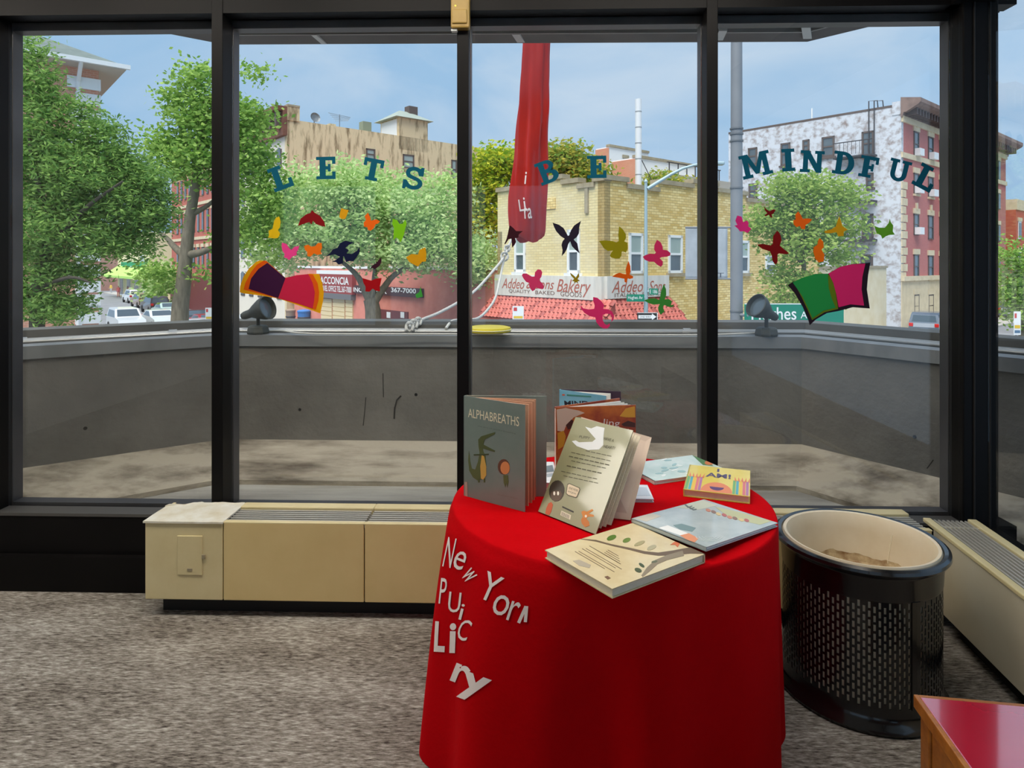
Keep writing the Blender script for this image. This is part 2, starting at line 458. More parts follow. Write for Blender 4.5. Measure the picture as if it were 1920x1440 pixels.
# form-tie holes and cracks in the parapet's inner face
wp = bpy.data.objects['wall_parapet']; M_hole = mat('hole_dark', (30, 28, 26), 0.95); M_crack = mat('crack_dark', (52, 49, 46), 0.95)
def wall_px(u, v, seg):
    a, b = PLINE[seg], PLINE[seg + 1]; t = (b - a).normalized(); n = Vector((-t.y, t.x)); o = Vector((0, 0, HC)); d = UD(u, v, 1.0) - o
    k = (a + n * 0.02 - o.to_2d()).dot(n) / d.to_2d().dot(n); return o + d * k, Vector((n.x, n.y, 0))
for (u, v, sg) in ((160, 803, 0), (30, 788, 0), (1715, 819, 2), (562, 768, 1), (780, 740, 1)):
    p, n = wall_px(u, v, sg)
    MB().lathe([(0.001, 0.0), (0.006, 0.0), (0.008, -0.002), (0.010, 0.001), (0.012, 0.006)], 12, m=Matrix.Translation(p - n * 0.003) @ n.to_track_quat('Z', 'Y').to_matrix().to_4x4()).build('tie_hole', M_hole, wp)
for pts, sg in (([(752, 742), (744, 750), (740, 765), (739, 785)], 1), ([(686, 745), (684, 770), (681, 798)], 1), ([(1750, 862), (1744, 870), (1738, 878)], 2), ([(718, 700), (719, 745)], 1)):
    MB().tube([wall_px(u, v, sg)[0] for u, v in pts], 0.006 if pts[0][0] == 752 else 0.003, 5).build('crack', M_crack, wp)
# coping: inner lip, bright edge, raised outer curb
struct(sweep(PLINE, [(0.0, PT - 0.075), (0.0, PT), (0.10, PT + 0.006), (0.10, PT - 0.075)]).build('trim_11', M_cap))
struct(sweep(PLINE, [(0.10, PT - 0.075), (0.10, PT - 0.01), (0.24, PT - 0.01), (0.24, PT + 0.075), (0.36, PT + 0.082), (0.36, PT - 0.2)]).build('trim_12', mat('outer_coping', (84, 82, 78), 0.6, 0.0, rgb2=(104, 101, 96), nscale=2)))
# conduits running along the coping
def along(line, d, z): return [(p.x, p.y, z) for p in offs(line, d)]
def conduit(d, z, r, lab):
    t = thing('conduit', (PF0.x, PF0.y, PT), lab, 'pipe')
    MB().tube(along(PLINE, d, z), r, 8).build('pipe', M_conduit, t, smooth=True)
    L = offs(PLINE, d)
    for i in range(3):
        for k in (0.33, 0.8):
            p = L[i].lerp(L[i + 1], k); q = (L[i + 1] - L[i]).normalized() * 0.025
            MB().tube([(p.x - q.x, p.y - q.y, z), (p.x + q.x, p.y + q.y, z)], r * 1.35, 8).build('coupling', M_conduit, t)
conduit(0.165, PT + 0.012, 0.012, 'thin grey conduit pipe along the inner edge of the parapet coping')
conduit(0.212, PT + 0.012, 0.018, 'thicker grey conduit pipe against the raised curb of the coping')

# canopy over the terrace
CZ = 3.07
CF0, CF1 = W(-1.99, 4.62), W(2.02, 4.56)
CP = [W(-3.35, 3.55).to_2d(), CF0.to_2d(), CF1.to_2d(), W(3.2, 3.3).to_2d()]
can = thing('canopy', W(0, 4.6, CZ), 'dark grey soffit canopy overhanging the terrace parapet', 'canopy')
inner = offs(CP, -0.19)
poly = [(p.x, p.y) for p in CP]
# a deep beam follows the edge; unseen gap behind, opened to daylight the terrace, crossed by joists
sweep(CP, [(0.0, CZ + 0.035), (-0.46, CZ + 0.035), (-0.46, CZ + 0.35), (0.0, CZ + 0.35)]).build('soffit', M_soffit_d, can)
for x in (-2.4, -0.1, 2.2):
    MB().box((x, YB + 0.02, CZ + 0.12), (x + 0.06, 4.2 if abs(x) < 1.9 else 3.9, CZ + 0.3)).build('joist', M_soffit_d, can)
sweep(CP, [(0.0, CZ), (-0.19, CZ + 0.008), (-0.19, CZ + 0.06), (0.0, CZ + 0.34)]).build('fascia_band', M_soffit, can)
sweep(CP, [(-0.19, CZ - 0.004), (-0.205, CZ - 0.004), (-0.205, CZ + 0.06), (-0.19, CZ + 0.06)]).build('drip_edge', mat('drip_edge', (150, 146, 140), 0.5), can)
M_strip = mat('bracket', (205, 203, 198), 0.5)  # pale slanted strips on the soffit's underside
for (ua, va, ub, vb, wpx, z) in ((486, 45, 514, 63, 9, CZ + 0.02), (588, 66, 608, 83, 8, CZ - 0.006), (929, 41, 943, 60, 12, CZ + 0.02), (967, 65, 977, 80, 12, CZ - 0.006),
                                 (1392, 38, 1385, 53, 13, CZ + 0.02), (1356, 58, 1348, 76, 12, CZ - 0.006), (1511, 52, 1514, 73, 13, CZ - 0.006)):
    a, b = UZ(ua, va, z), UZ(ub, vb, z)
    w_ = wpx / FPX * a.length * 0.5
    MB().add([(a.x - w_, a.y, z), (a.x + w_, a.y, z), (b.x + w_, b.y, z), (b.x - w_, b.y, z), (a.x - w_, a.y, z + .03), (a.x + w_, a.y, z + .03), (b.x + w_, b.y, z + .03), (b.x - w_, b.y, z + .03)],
             [(0, 1, 2, 3), (4, 7, 6, 5), (0, 4, 5, 1), (1, 5, 6, 2), (2, 6, 7, 3), (3, 7, 4, 0)]).build('pale_strip', M_strip, can)
# ------------------------------------------------------------------ radiator covers under the windows
RZ0, RZ1, RYF, RYB = 0.077, 0.418, 2.88, 3.115
def XR_(u): return U(u, 1050, RYF).x
def rad_unit(x0, x1, label, grille=True, first=False):
    t = thing('radiator_cover', ((x0 + x1) / 2, RYF, RZ0), label, 'radiator', 'cream radiator covers below the front windows')
    MB().bbox((x0 + 0.002, RYF, RZ0), (x1 - 0.002, RYF + 0.015, RZ1), 0.004).build('front_panel', M_cream_end if first else M_cream, t)
    MB().box((x0 + 0.004, RYF + 0.015, RZ0), (x1 - 0.004, RYB, RZ0 + 0.01)).build('base_pan', M_black, t)
    if first:
        MB().box((x0 + 0.002, RYF + 0.015, RZ0), (x0 + 0.016, RYB, RZ1)).build('end_panel', M_cream_end, t)
        # top plate: slightly buckled sheet with a torn rear edge
        rng = random.Random(5); nx, ny = 22, 10; vs = []
        for j in range(ny + 1):
            for i in range(nx + 1):
                x = x0 - 0.004 + (x1 - x0 + 0.006) * i / nx; y = RYF - 0.006 + (RYB - RYF + 0.0) * j / ny
                z = RZ1 + 0.004 + 0.0016 * math.sin(i * 0.9 + j * 0.7) * (j / ny) + rng.uniform(-.0004, .0006)
                if j == ny: y -= 0.05 * max(0, 1 - i / 9.0) + rng.uniform(0, .008); z += 0.003
                vs.append((x, y, z))
        fs = [(j * (nx + 1) + i, j * (nx + 1) + i + 1, (j + 1) * (nx + 1) + i + 1, (j + 1) * (nx + 1) + i) for j in range(ny) for i in range(nx)]
        n0 = len(vs); vs += [(a, b, RZ1 - 0.004) for a, b, c in vs]; fs += [tuple(q + n0 for q in f)[::-1] for f in fs]
        edge = [i for i in range(nx + 1)] + [j * (nx + 1) + nx for j in range(1, ny + 1)] + [ny * (nx + 1) + i for i in range(nx - 1, -1, -1)] + [j * (nx + 1) for j in range(ny - 1, 0, -1)]
        fs += [(edge[k], edge[(k + 1) % len(edge)], edge[(k + 1) % len(edge)] + n0, edge[k] + n0) for k in range(len(edge))]
        MB().add(vs, fs).build('top_plate', mat('scuffed_white', (226, 224, 214), 0.4, rgb2=(205, 196, 170), nscale=9), t)
        a = U(333, 1004, RYF); b = U(380, 1078, RYF)
        d = MB().bbox((a.x, RYF - 0.004, b.z), (b.x, RYF + 0.002, a.z), 0.002).build('access_door', M_cream_end, t)
        MB().bbox((b.x - 0.002, RYF - 0.007, a.z - .1), (b.x + 0.014, RYF - 0.002, a.z - .08), 0.002).build('latch', mat('latch_worn', (150, 138, 112), 0.5), d)
        MB().bbox((a.x + 0.045, RYF - 0.006, b.z + .018), (a.x + 0.068, RYF - 0.003, b.z + .03), 0.001).build('keyhole', mat('latch_worn', (150, 138, 112), 0.5), d)
    if grille:
        MB().bbox((x0, RYB - 0.06, RZ1 - 0.03), (x1, RYB, RZ1 + 0.006), 0.004).build('rear_rail', M_cream_end, t)
        MB().bbox((x0, RYF, RZ1 - 0.004), (x1, RYF + 0.028, RZ1 + 0.002), 0.002).build('front_lip', M_cream_end, t)
        MB().box((x0 + .004, RYF + 0.02, RZ1 - 0.05), (x1 - .004, RYB - 0.05, RZ1 - 0.045)).build('damper', M_black, t)
        for k in range(6):
            y = RYF + 0.036 + k * 0.0235
            MB().box((x0 + 0.006, y, RZ1 - 0.03), (x1 - 0.006, y + 0.010, RZ1 - 0.003)).build('grille_slat', M_slat, t)
    return t
xa, xb, xc = XR_(271), XR_(418), XR_(683)
rad_unit(xa, xb, 'cream radiator end box with a scuffed solid top and small access door', False, True)
rad_unit(xb, xc, 'cream radiator cover next to the solid-topped end box, whole front bare')
rad_unit(xc, xc + 0.79, 'cream radiator cover running in behind the lettered side of the red tablecloth')
rad_unit(xc + 0.79, 1.70, 'cream radiator cover behind the trash can, ending at the corner')
struct(MB().box((xa + 0.05, RYF + 0.06, 0.0), (1.7, YF - 0.036, RZ0)).build('black_base', M_black))  # black block filling the gap under the radiator covers

# radiator along the right-hand wall
R0 = W(1.806, 2.764)
MRR = Matrix.Translation((R0.x, R0.y, 0)) @ Matrix.Rotation(ang_r, 4, 'Z')
M_cream_lit = mat('cream_enamel_lit', (206, 198, 176), 0.42, rgb2=(198, 188, 162), nscale=2.5)  # cream enamel with the window's light put into a paler colour
rr = thing('radiator_cover', R0, 'long cream radiator cover with black-gapped grille beside the corner post', 'radiator')
MB().bbox((-0.12, 0.0, RZ0), (1.5, 0.015, RZ1), 0.004, MRR).build('front_panel', M_cream_lit, rr)
MB().box((-0.12, 0.015, RZ0), (-0.105, 0.205, RZ1), MRR).build('end_panel', M_cream_lit, rr)
MB().box((-0.11, 0.016, RZ1 - 0.05), (1.5, 0.19, RZ1 - 0.045), MRR).build('damper', M_black, rr)
MB().bbox((-0.2, -0.006, RZ1 - 0.012), (1.5, 0.026, RZ1 + 0.006), 0.004, MRR).build('front_lip', M_cream_end, rr)
MB().bbox((-0.2, 0.178, RZ1 - 0.012), (1.5, 0.215, RZ1 + 0.008), 0.004, MRR).build('rear_rail', M_cream_end, rr)
for k in range(8):
    y = 0.034 + k * 0.0182
    MB().box((-0.19, y, RZ1 - 0.03), (1.5, y + 0.007, RZ1 + 0.002), MRR).build('grille_slat', M_slat, rr)
MB().box((0.0, 0.05, 0), (1.5, 0.19, RZ0), MRR).build('plinth', M_black, rr)

# ------------------------------------------------------------------ round table under the red cloth
TZ, TR_ = 0.74, 0.54
TC = W(0.335, 2.295)
M_cloth = mat('red_cloth', (190, 0, 12), 0.85, rgb2=(180, 0, 7), nscale=2, bump=0.08, bscale=90, spec=0.05)
tb = thing('round_table', (TC.x, TC.y, 0), 'round table hidden under the red cloth, only its shape shows', 'table')
MB().lathe([(0.001, TZ - 0.035), (TR_ - 0.01, TZ - 0.035), (TR_ - 0.006, TZ - 0.02), (TR_ - 0.01, TZ - 0.008), (0.001, TZ - 0.008)], 64, (TC.x, TC.y, 0)).build('table_top', mat('table_wood', (150, 110, 70), 0.5), tb)
MB().tube([(TC.x, TC.y, 0.03), (TC.x, TC.y, TZ - 0.035)], 0.04, 16).build('pedestal', M_black, tb)
MB().lathe([(0.001, 0.0), (0.3, 0.0), (0.3, 0.02), (0.05, 0.05), (0.001, 0.05)], 32, (TC.x, TC.y, 0)).build('foot', M_black, tb)
NT, NSK = 288, 40
def cloth_r(th, s):
    """radius of the skirt at angle th (camera frame, 0 = right, -90 = towards the photographer) and drop s 0..1"""
    fl = 0.002 + 0.085 * max(0, math.cos(th + math.radians(152))) ** 1.5 + 0.035 * max(0, math.cos(th + math.radians(80)))
    fold = (0.5 * math.cos(9 * th + 1.0) + 0.32 * math.cos(14 * th + 2.1) + 0.28 * math.cos(5 * th - 0.6))
    amp = 0.042 * (s ** 0.8) * (0.5 + 0.65 * max(0, math.cos(th + math.radians(150))) + 0.25 * max(0, math.cos(th + math.radians(60))))
    return TR_ + fl * s ** 0.55 + amp * fold
def build_cloth():
    vs = []; rows = []
    def ring(fn):
        rows.append(len(vs))
        for j in range(NT):
            th = 2 * math.pi * j / NT; r, z = fn(th)
            p = W(0.335 + r * math.cos(th), 2.295 + r * math.sin(th), z); vs.append((p.x, p.y, p.z))
    for k in range(1, 25):
        rr_ = TR_ * k / 24 * 0.985
        def top(th, rr_=rr_):
            w = 0.0022 * (rr_ / TR_) ** 4 * max(0, math.cos(th - math.radians(190))) ** 2 * math.sin(30 * math.sin(th) * rr_ + 1.2)
            return rr_, TZ + abs(w) * 1.5
        ring(top)
    ring(lambda th: (TR_ * 0.996, TZ - 0.0025))
    for k in range(0, NSK + 1):
        s = k / NSK
        def sk(th, s=s):
            z = (TZ - 0.010) * (1 - s) + (0.006 + 0.004 * math.sin(3 * th)) * s
            return cloth_r(th, s), z
        ring(sk)
    c = len(vs); vs.append((TC.x, TC.y, TZ)); fs = [(c, j, (j + 1) % NT) for j in range(NT)]
    for a, b in zip(rows[:-1], rows[1:]):
        fs += [(a + j, b + j, b + (j + 1) % NT, a + (j + 1) % NT) for j in range(NT)]
    return vs, fs
cv, cf = build_cloth()
cloth = MB().add(cv, cf).build('tablecloth', M_cloth, origin=(TC.x, TC.y, 0), smooth=True, angle=math.radians(70))
tag(cloth, 'red floor-length tablecloth with white library lettering over a round table', 'tablecloth')
from mathutils.bvhtree import BVHTree
bvh = BVHTree.FromPolygons([Vector(p) for p in cv], cf)
M_ink = mat('white_print', (236, 222, 218), 0.7)
CAM = Vector((0, 0, HC))
def ray_px(u, v): return (UD(u, v, 1.0) - CAM).normalized()
def fine(vs, fs, maxlen):
    bm = bmesh.new(); bv = [bm.verts.new((x, y, 0)) for x, y in vs]
    for f in fs:
        try: bm.faces.new([bv[i] for i in f])
        except ValueError: pass
    bmesh.ops.triangulate(bm, faces=list(bm.faces))
    for _ in range(5):
        e = [e for e in bm.edges if e.calc_length() > maxlen]
        if not e: break
        bmesh.ops.subdivide_edges(bm, edges=e, cuts=1); bmesh.ops.triangulate(bm, faces=list(bm.faces))
    bm.verts.index_update()
    r = [(q.co.x, q.co.y) for q in bm.verts], [tuple(q.index for q in f.verts) for f in bm.faces]
    bm.free(); return r
def cloth_text(ch, u0, v0, u1, v1, rot=0.0, bold=0.0):
    """one printed letter filling the given patch of the cloth"""
    vs, fs = text_fit(ch, u1 - u0, v1 - v0, bold=bold)
    cu, cvv = (u0 + u1) / 2, (v0 + v1) / 2
    pts, fs = fine([(x, y) for x, y in vs], fs, 4.0)
    c, s = math.cos(math.radians(rot)), math.sin(math.radians(rot)); out = []
    for x, y in pts:
        x -= (u1 - u0) / 2; y -= (v1 - v0) / 2
        hit = bvh.ray_cast(CAM, ray_px(cu + x * c - y * s, cvv - (x * s + y * c)))
        if hit[0] is None or hit[0].z > TZ - 0.02: out.append(None); continue
        nn = hit[1] if hit[1].dot(hit[0] - CAM) < 0 else -hit[1]
        out.append(hit[0] + nn * 0.0025)
    fs = [f for f in fs if all(out[i] is not None for i in f)]
    if fs: MB().add([o or (TC.x, TC.y, 0.5) for o in out], fs).build('printed_letter', M_ink, cloth)
for a in (('N', 836, 1008, 852, 1064, -12, 0), ('e', 853, 1033, 874, 1068, -22, 0), ('w', 871, 1066, 890, 1092, -52, 0),
          ('Y', 903, 1075, 938, 1127, -24, 0), ('o', 926, 1115, 955, 1154, -22, 0), ('r', 955, 1127, 973, 1165, -18, 0), ('l', 977, 1135, 983, 1169, -24, 0), ('l', 984, 1136, 990, 1166, -5, 0),
          ('P', 826, 1084, 838, 1132, -6, 0), ('U', 842, 1110, 865, 1148, -6, 0), ('i', 864, 1132, 870, 1162, -14, 0), ('C', 861, 1161, 882, 1201, -20, 0),
          ('L', 816, 1165, 836, 1222, -3, 0.03), ('i', 844, 1168, 856, 1224, -2, 0.03), ('r', 850, 1246, 880, 1282, -22, 0.03), ('y', 862, 1264, 916, 1316, -20, 0.03)):
    cloth_text(*a)

# ------------------------------------------------------------------ books
def lin_m(rgb, rough=0.45, coat=0.0): return mat('ink_%d_%d_%d_%d' % (*rgb, int(coat * 10)), rgb, rough, coat=coat)
M_page = mat('page_paper', (232, 222, 200), 0.8, rgb2=(222, 210, 186), nscale=60, nstretch=(1, 1, 6))
M_page_w = mat('page_white', (236, 234, 228), 0.8)
class Plane:
    """a flat face: origin, x and y directions; px() finds where a line of sight meets it"""
    def __init__(s, o, ex, ey):
        s.o = Vector(o); s.w = Vector(ex).length; s.h = Vector(ey).length
        s.ex = Vector(ex).normalized(); s.ey = Vector(ey); s.ey = (s.ey - s.ex * s.ey.dot(s.ex)).normalized(); s.n = s.ex.cross(s.ey)
        if s.n.dot(CAM - s.o) < 0: s.n = -s.n
    def px(s, u, v):
        d = ray_px(u, v); t = (s.o - CAM).dot(s.n) / d.dot(s.n); p = CAM + d * t - s.o
        return p.dot(s.ex), p.dot(s.ey)
    def at(s, x, y, z=0.0): return s.o + s.ex * x + s.ey * y + s.n * z
def slab(pl, poly, z0, z1): return MB().prism(poly, z0, z1, lambda x, y, z: pl.at(x, y, z))
_pz = [0]
def print_poly(pl, pts, rgb, parent, name='printed_shape', z=0.0005, px=True, clip=True):
    P = [pl.px(*p) for p in pts] if px else pts
    if clip: P = [(min(max(x, 0.001), pl.w - 0.001), min(max(y, 0.001), pl.h - 0.001)) for x, y in P]
    return slab(pl, P, 0.0001, z).build(name, lin_m(rgb), parent)
def ell(cu, cv, a, b, rot=0, n=16):
    c, s = math.cos(math.radians(rot)), math.sin(math.radians(rot))
    return [(cu + a * math.cos(t) * c - b * math.sin(t) * s, cv + a * math.cos(t) * s + b * math.sin(t) * c) for t in [2 * math.pi * k / n for k in range(n)]]
def line_px(pts, w):
    """outline of a stroke of width w (pixels) along pts"""
    L, R = [], []
    for i, p in enumerate(pts):
        a = pts[max(i - 1, 0)]; b = pts[min(i + 1, len(pts) - 1)]
        dx, dy = b[0] - a[0], b[1] - a[1]; k = math.hypot(dx, dy) or 1
        ww = (w[i] if isinstance(w, (list, tuple)) else w) / 2
        L.append((p[0] - dy / k * ww, p[1] + dx / k * ww)); R.append((p[0] + dy / k * ww, p[1] - dx / k * ww))
    return L + R[::-1]
def print_text(pl, s, x, y, w, h, rgb, parent, rot=0.0, z=0.0007, name='printed_words', **k):
    vs, fs = text_fit(s, w, h, **k); c, q = math.cos(rot), math.sin(rot)
    MB().add([pl.at(x + a * c - b * q, y + a * q + b * c, z) for a, b in vs], fs).build(name, lin_m(rgb), parent)
def text_px(pl, s, A, B, hpx_pt, rgb, parent, z=0.0007, **k):
    """words from baseline start A to baseline end B, cap top through hpx_pt (all as seen)"""
    a, b, t = pl.px(*A), pl.px(*B), pl.px(*hpx_pt)
    w = math.hypot(b[0] - a[0], b[1] - a[1]); rot = math.atan2(b[1] - a[1], b[0] - a[0])
    h = abs(-(t[0] - a[0]) * math.sin(rot) + (t[1] - a[1]) * math.cos(rot))
    print_text(pl, s, a[0], a[1], w, h, rgb, parent, rot, z, **k)

def flat_book(label, A, B, D, z0, t, cover, pages=M_page, spine='left', D_up=0.0, B_up=0.0, coat=0.5, rgb2=None):
    """closed book lying down: A, B, D are three corners of its upper face as seen, B along x, D along y"""
    zt = z0 + t
    a, b, d = UZ(*A, zt), UZ(*B, zt + B_up), UZ(*D, zt + D_up)
    pl = Plane(a, b - a, d - a)
    o = thing('picture_book', pl.at(pl.w / 2, pl.h / 2, -t), label, 'book')
    w, h = pl.w, pl.h; ct = 0.0028
    cm = mat('cover_%d_%d_%d' % cover, cover, 0.35, coat=coat, rgb2=rgb2, nscale=14)
    slab(pl, [(0, 0), (w, 0), (w, h), (0, h)], -ct, 0).build('front_cover', cm, o)
    bc = slab(pl, [(0, 0), (w, 0), (w, h), (0, h)], -t, -t + ct).build('back_cover', cm, o)
    i = 0.004
    slab(pl, [(i, i), (w - i, i), (w - i, h - i), (i, h - i)], -t + ct, -ct).build('pages', pages, o)
    e = {'left': [(0, 0), (i, 0), (i, h), (0, h)], 'right': [(w - i, 0), (w, 0), (w, h), (w - i, h)], 'bottom': [(0, 0), (w, 0), (w, i), (0, i)], 'top': [(0, h - i), (w, h - i), (w, h), (0, h)]}[spine]
    slab(pl, e, -t, 0).build('spine', cm, o)
    return o, pl
def kid(o, n):
    for c in o.children:
        if c.name.split('.')[0] == n: return c

# J: tan book with a painted branch
oJ, pJ = flat_book('tan picture book lying flat with a branch and small leaves painted across it', (1022, 1031), (1148, 1104), (1192, 981), TZ + 0.001, 0.024, (214, 196, 152), spine='top', rgb2=(224, 210, 172))
cJ = kid(oJ, 'front_cover')
def c2(x, y): return 1000 + x / 3.84, 820 + y / 3.84
print_poly(pJ, line_px([c2(335, 728), c2(450, 745), c2(560, 775), c2(700, 805), c2(800, 830), c2(900, 842), c2(1010, 832), c2(1130, 815), c2(1300, 812)], [2, 3, 3, 4, 5, 6, 9, 12, 12]), (110, 92, 74), cJ, 'painted_branch')
print_poly(pJ, line_px([c2(790, 1005), c2(830, 950), c2(885, 900), c2(960, 868), c2(1080, 835)], [8, 9, 9, 9, 10]), (140, 128, 108), cJ, 'painted_branch', z=0.0007)
for (x, y, a, b, r, c) in ((563, 724, 36, 17, -20, (86, 120, 44)), (672, 742, 30, 15, -20, (104, 130, 60)), (765, 765, 42, 13, -22, (168, 160, 120)), (852, 795, 36, 15, -22, (176, 170, 140)),
                           (755, 958, 27, 15, 20, (74, 86, 58)), (780, 922, 24, 10, 35, (70, 84, 60)), (872, 897, 22, 8, -10, (96, 104, 80))):
    print_poly(pJ, [c2(*q) for q in ell(x, y, a, b, r)], c, cJ, 'painted_leaf', z=0.0009)
print_poly(pJ, [c2(*q) for q in ((985, 775), (1020, 752), (1055, 765), (1040, 792), (1020, 775))], (206, 110, 72), cJ, 'painted_bird', z=0.0009)
print_poly(pJ, [c2(*q) for q in ((285, 890), (330, 882), (415, 920), (405, 942), (330, 925))], (176, 166, 148), cJ, 'printed_barcode')
print_poly(pJ, [c2(*q) for q in ((512, 1005), (535, 998), (558, 1015), (535, 1025))], (120, 88, 66), cJ, 'painted_bird')
for k in range(9):
    a = c2(300 + 26 * k, 822 - 10 * k + (8 if k % 2 else 0)); L = (250, 300, 280, 300, 240, 150, 130, 110, 90)[k]
    b = (a[0] + L / 3.84 * 0.86, a[1] + L / 3.84 * 0.50)
    if k > 4: a = c2(500 + 12 * (k - 5), 838 - 9 * (k - 5)); b = (a[0] + L / 3.84 * .86, a[1] + L / 3.84 * .5)
    print_poly(pJ, line_px([a, b], 1.0), (122, 106, 84), cJ, 'printed_line')
# I: grey-blue book resting on it
oI, pI = flat_book('pale grey-blue picture book resting its edge on the tan branch book', (1184, 972), (1324, 1026), (1317, 935), TZ + 0.0255, 0.012, (176, 190, 194), pages=M_page_w, spine='bottom', D_up=-0.024, rgb2=(196, 206, 208))
cI = kid(oI, 'front_cover')
for pts, c in (([(1190, 972), (1220, 962), (1240, 968), (1212, 978)], (206, 200, 186)), ([(1268, 952), (1300, 941), (1318, 938), (1345, 948), (1310, 956)], (200, 206, 190)),
               ([(1340, 950), (1385, 960), (1450, 976), (1425, 984), (1370, 972)], (196, 200, 160)), ([(1235, 990), (1252, 985), (1290, 1000), (1276, 1004)], (238, 240, 240)),
               ([(1275, 1004), (1292, 1000), (1310, 1010), (1300, 1018), (1285, 1012)], (226, 150, 110)), ([(1262, 985), (1278, 982), (1305, 990), (1298, 997), (1275, 993)], (120, 146, 150))):
    print_poly(pI, pts, c, cI, 'painted_patch')
for k, (u, v) in enumerate(((1328, 957), (1338, 960), (1347, 964), (1358, 966), (1368, 970), (1378, 972), (1390, 975), (1400, 976))):
    print_poly(pI, ell(u, v, 5, 2.6, 20), ((206, 140, 120), (150, 120, 110), (222, 200, 150), (190, 110, 110))[k % 4], cI, 'painted_figure', z=0.0009)
for k in range(3): print_poly(pI, line_px([(1282 + 5 * k, 945 + 3 * k), (1290 + 5 * k, 952 + 2 * k), (1298 + 4 * k, 949 + 3 * k)], 2), (110, 122, 120), cI, 'painted_bird', z=0.0009)
for k in range(4): print_poly(pI, ell(1330, 1006, 8 + 6 * k, 3 + 2.2 * k)[:9] + ell(1330, 1006, 7 + 6 * k, 2.4 + 2.2 * k)[:9][::-1], (206, 214, 214), cI, 'painted_ripple', z=0.0008)
# H: thick yellow board book
oH, pH = flat_book('small thick yellow board book with rainbow stripes and a smiling face', (1281, 917), (1406, 931), (1302, 872), TZ + 0.001, 0.026, (226, 206, 92), spine='left', D_up=0.015, rgb2=(232, 214, 110))
cH = kid(oH, 'front_cover')
def ph(x, y): return pH.w * x, pH.h * y
def rect(x0, y0, x1, y1): return [ph(x0, y0), ph(x1, y0), ph(x1, y1), ph(x0, y1)]
cols = ((120, 178, 120), (92, 170, 190), (230, 190, 80), (214, 120, 130), (176, 120, 170))
for k, c in enumerate(cols):
    print_poly(pH, rect(0.02 + .05 * k, 0.02, 0.06 + .05 * k, 0.52), c, cH, 'painted_stripe', px=False)
    print_poly(pH, rect(0.74 + .05 * k, 0.02, 0.78 + .05 * k, 0.52), c, cH, 'painted_stripe', px=False)
    for s in (0.04, 0.76): print_poly(pH, [ph(s + .05 * k, .5), ph(s + .05 * k + .04, .5), ph(s + .05 * k + .02 + .01 * (k - 2), .68)], (222, 130, 96), cH, 'painted_flame', px=False)
print_poly(pH, [ph(0.5 + 0.24 * math.cos(t), 0.02 + 0.36 * math.sin(t)) for t in [math.pi * k / 14 for k in range(15)]], (224, 140, 104), cH, 'painted_face', px=False)
print_poly(pH, [ph(0.5 - 0.11 * math.cos(t), 0.2 - 0.12 * math.sin(t)) for t in [math.pi * k / 10 for k in range(11)]], (96, 70, 120), cH, 'painted_smile', px=False, z=0.0008)
print_text(pH, 'AM!', pH.w * .3, pH.h * .56, pH.w * .4, pH.h * .18, (92, 84, 120), cH, name='printed_title', bold=0.03)
print_text(pH, 'I', pH.w * .47, pH.h * .8, pH.w * .035, pH.h * .13, (92, 84, 120), cH, name='printed_title', bold=0.02)
# G: pale mint book at the back
oG, pG = flat_book('pale mint picture book lying flat behind the yellow board book', (1227, 902), (1366, 882), (1211, 868), TZ + 0.001, 0.014, (196, 220, 214), pages=M_page_w, spine='left', rgb2=(222, 234, 230))
cG = kid(oG, 'front_cover')
print_poly(pG, [(1316, 851), (1328, 850), (1345, 862), (1338, 874), (1318, 872)], (84, 130, 80), cG, 'painted_leaves')
print_poly(pG, ell(1330, 868, 9, 4), (206, 120, 70), cG, 'painted_flower', z=0.0009)
for k in range(14):
    rng = random.Random(k); u, v = rng.uniform(1225, 1310), rng.uniform(858, 893)
    print_poly(pG, ell(u, v, rng.uniform(4, 9), rng.uniform(1, 2.2), rng.uniform(-20, 10)), ((236, 244, 244), (160, 196, 200))[k % 2], cG, 'painted_patch', z=0.0006 + .00002 * k)
# F and E: white books lying behind the standing ones
oF, pF = flat_book('white picture book lying flat, half under the propped cream book', (1120, 934), (1226, 936), (1128, 908), TZ + 0.001, 0.012, (206, 212, 222), pages=M_page_w, spine='left', rgb2=(226, 230, 236))
print_poly(pF, [(1180, 912), (1212, 914), (1220, 930), (1186, 930)], (176, 190, 206), kid(oF, 'front_cover'), 'painted_patch')
oE, pE = flat_book('white picture book lying flat behind the upright green book', (968, 905), (1046, 905), (978, 866), TZ + 0.001, 0.026, (226, 228, 230), pages=M_page_w, spine='left')
cE = kid(oE, 'front_cover')
print_poly(pE, [(1022, 874), (1036, 872), (1039, 884), (1024, 886)], (120, 132, 140), cE, 'painted_patch')
print_poly(pE, [(1024, 889), (1040, 887), (1042, 893), (1026, 895)], (170, 180, 188), cE, 'painted_patch')

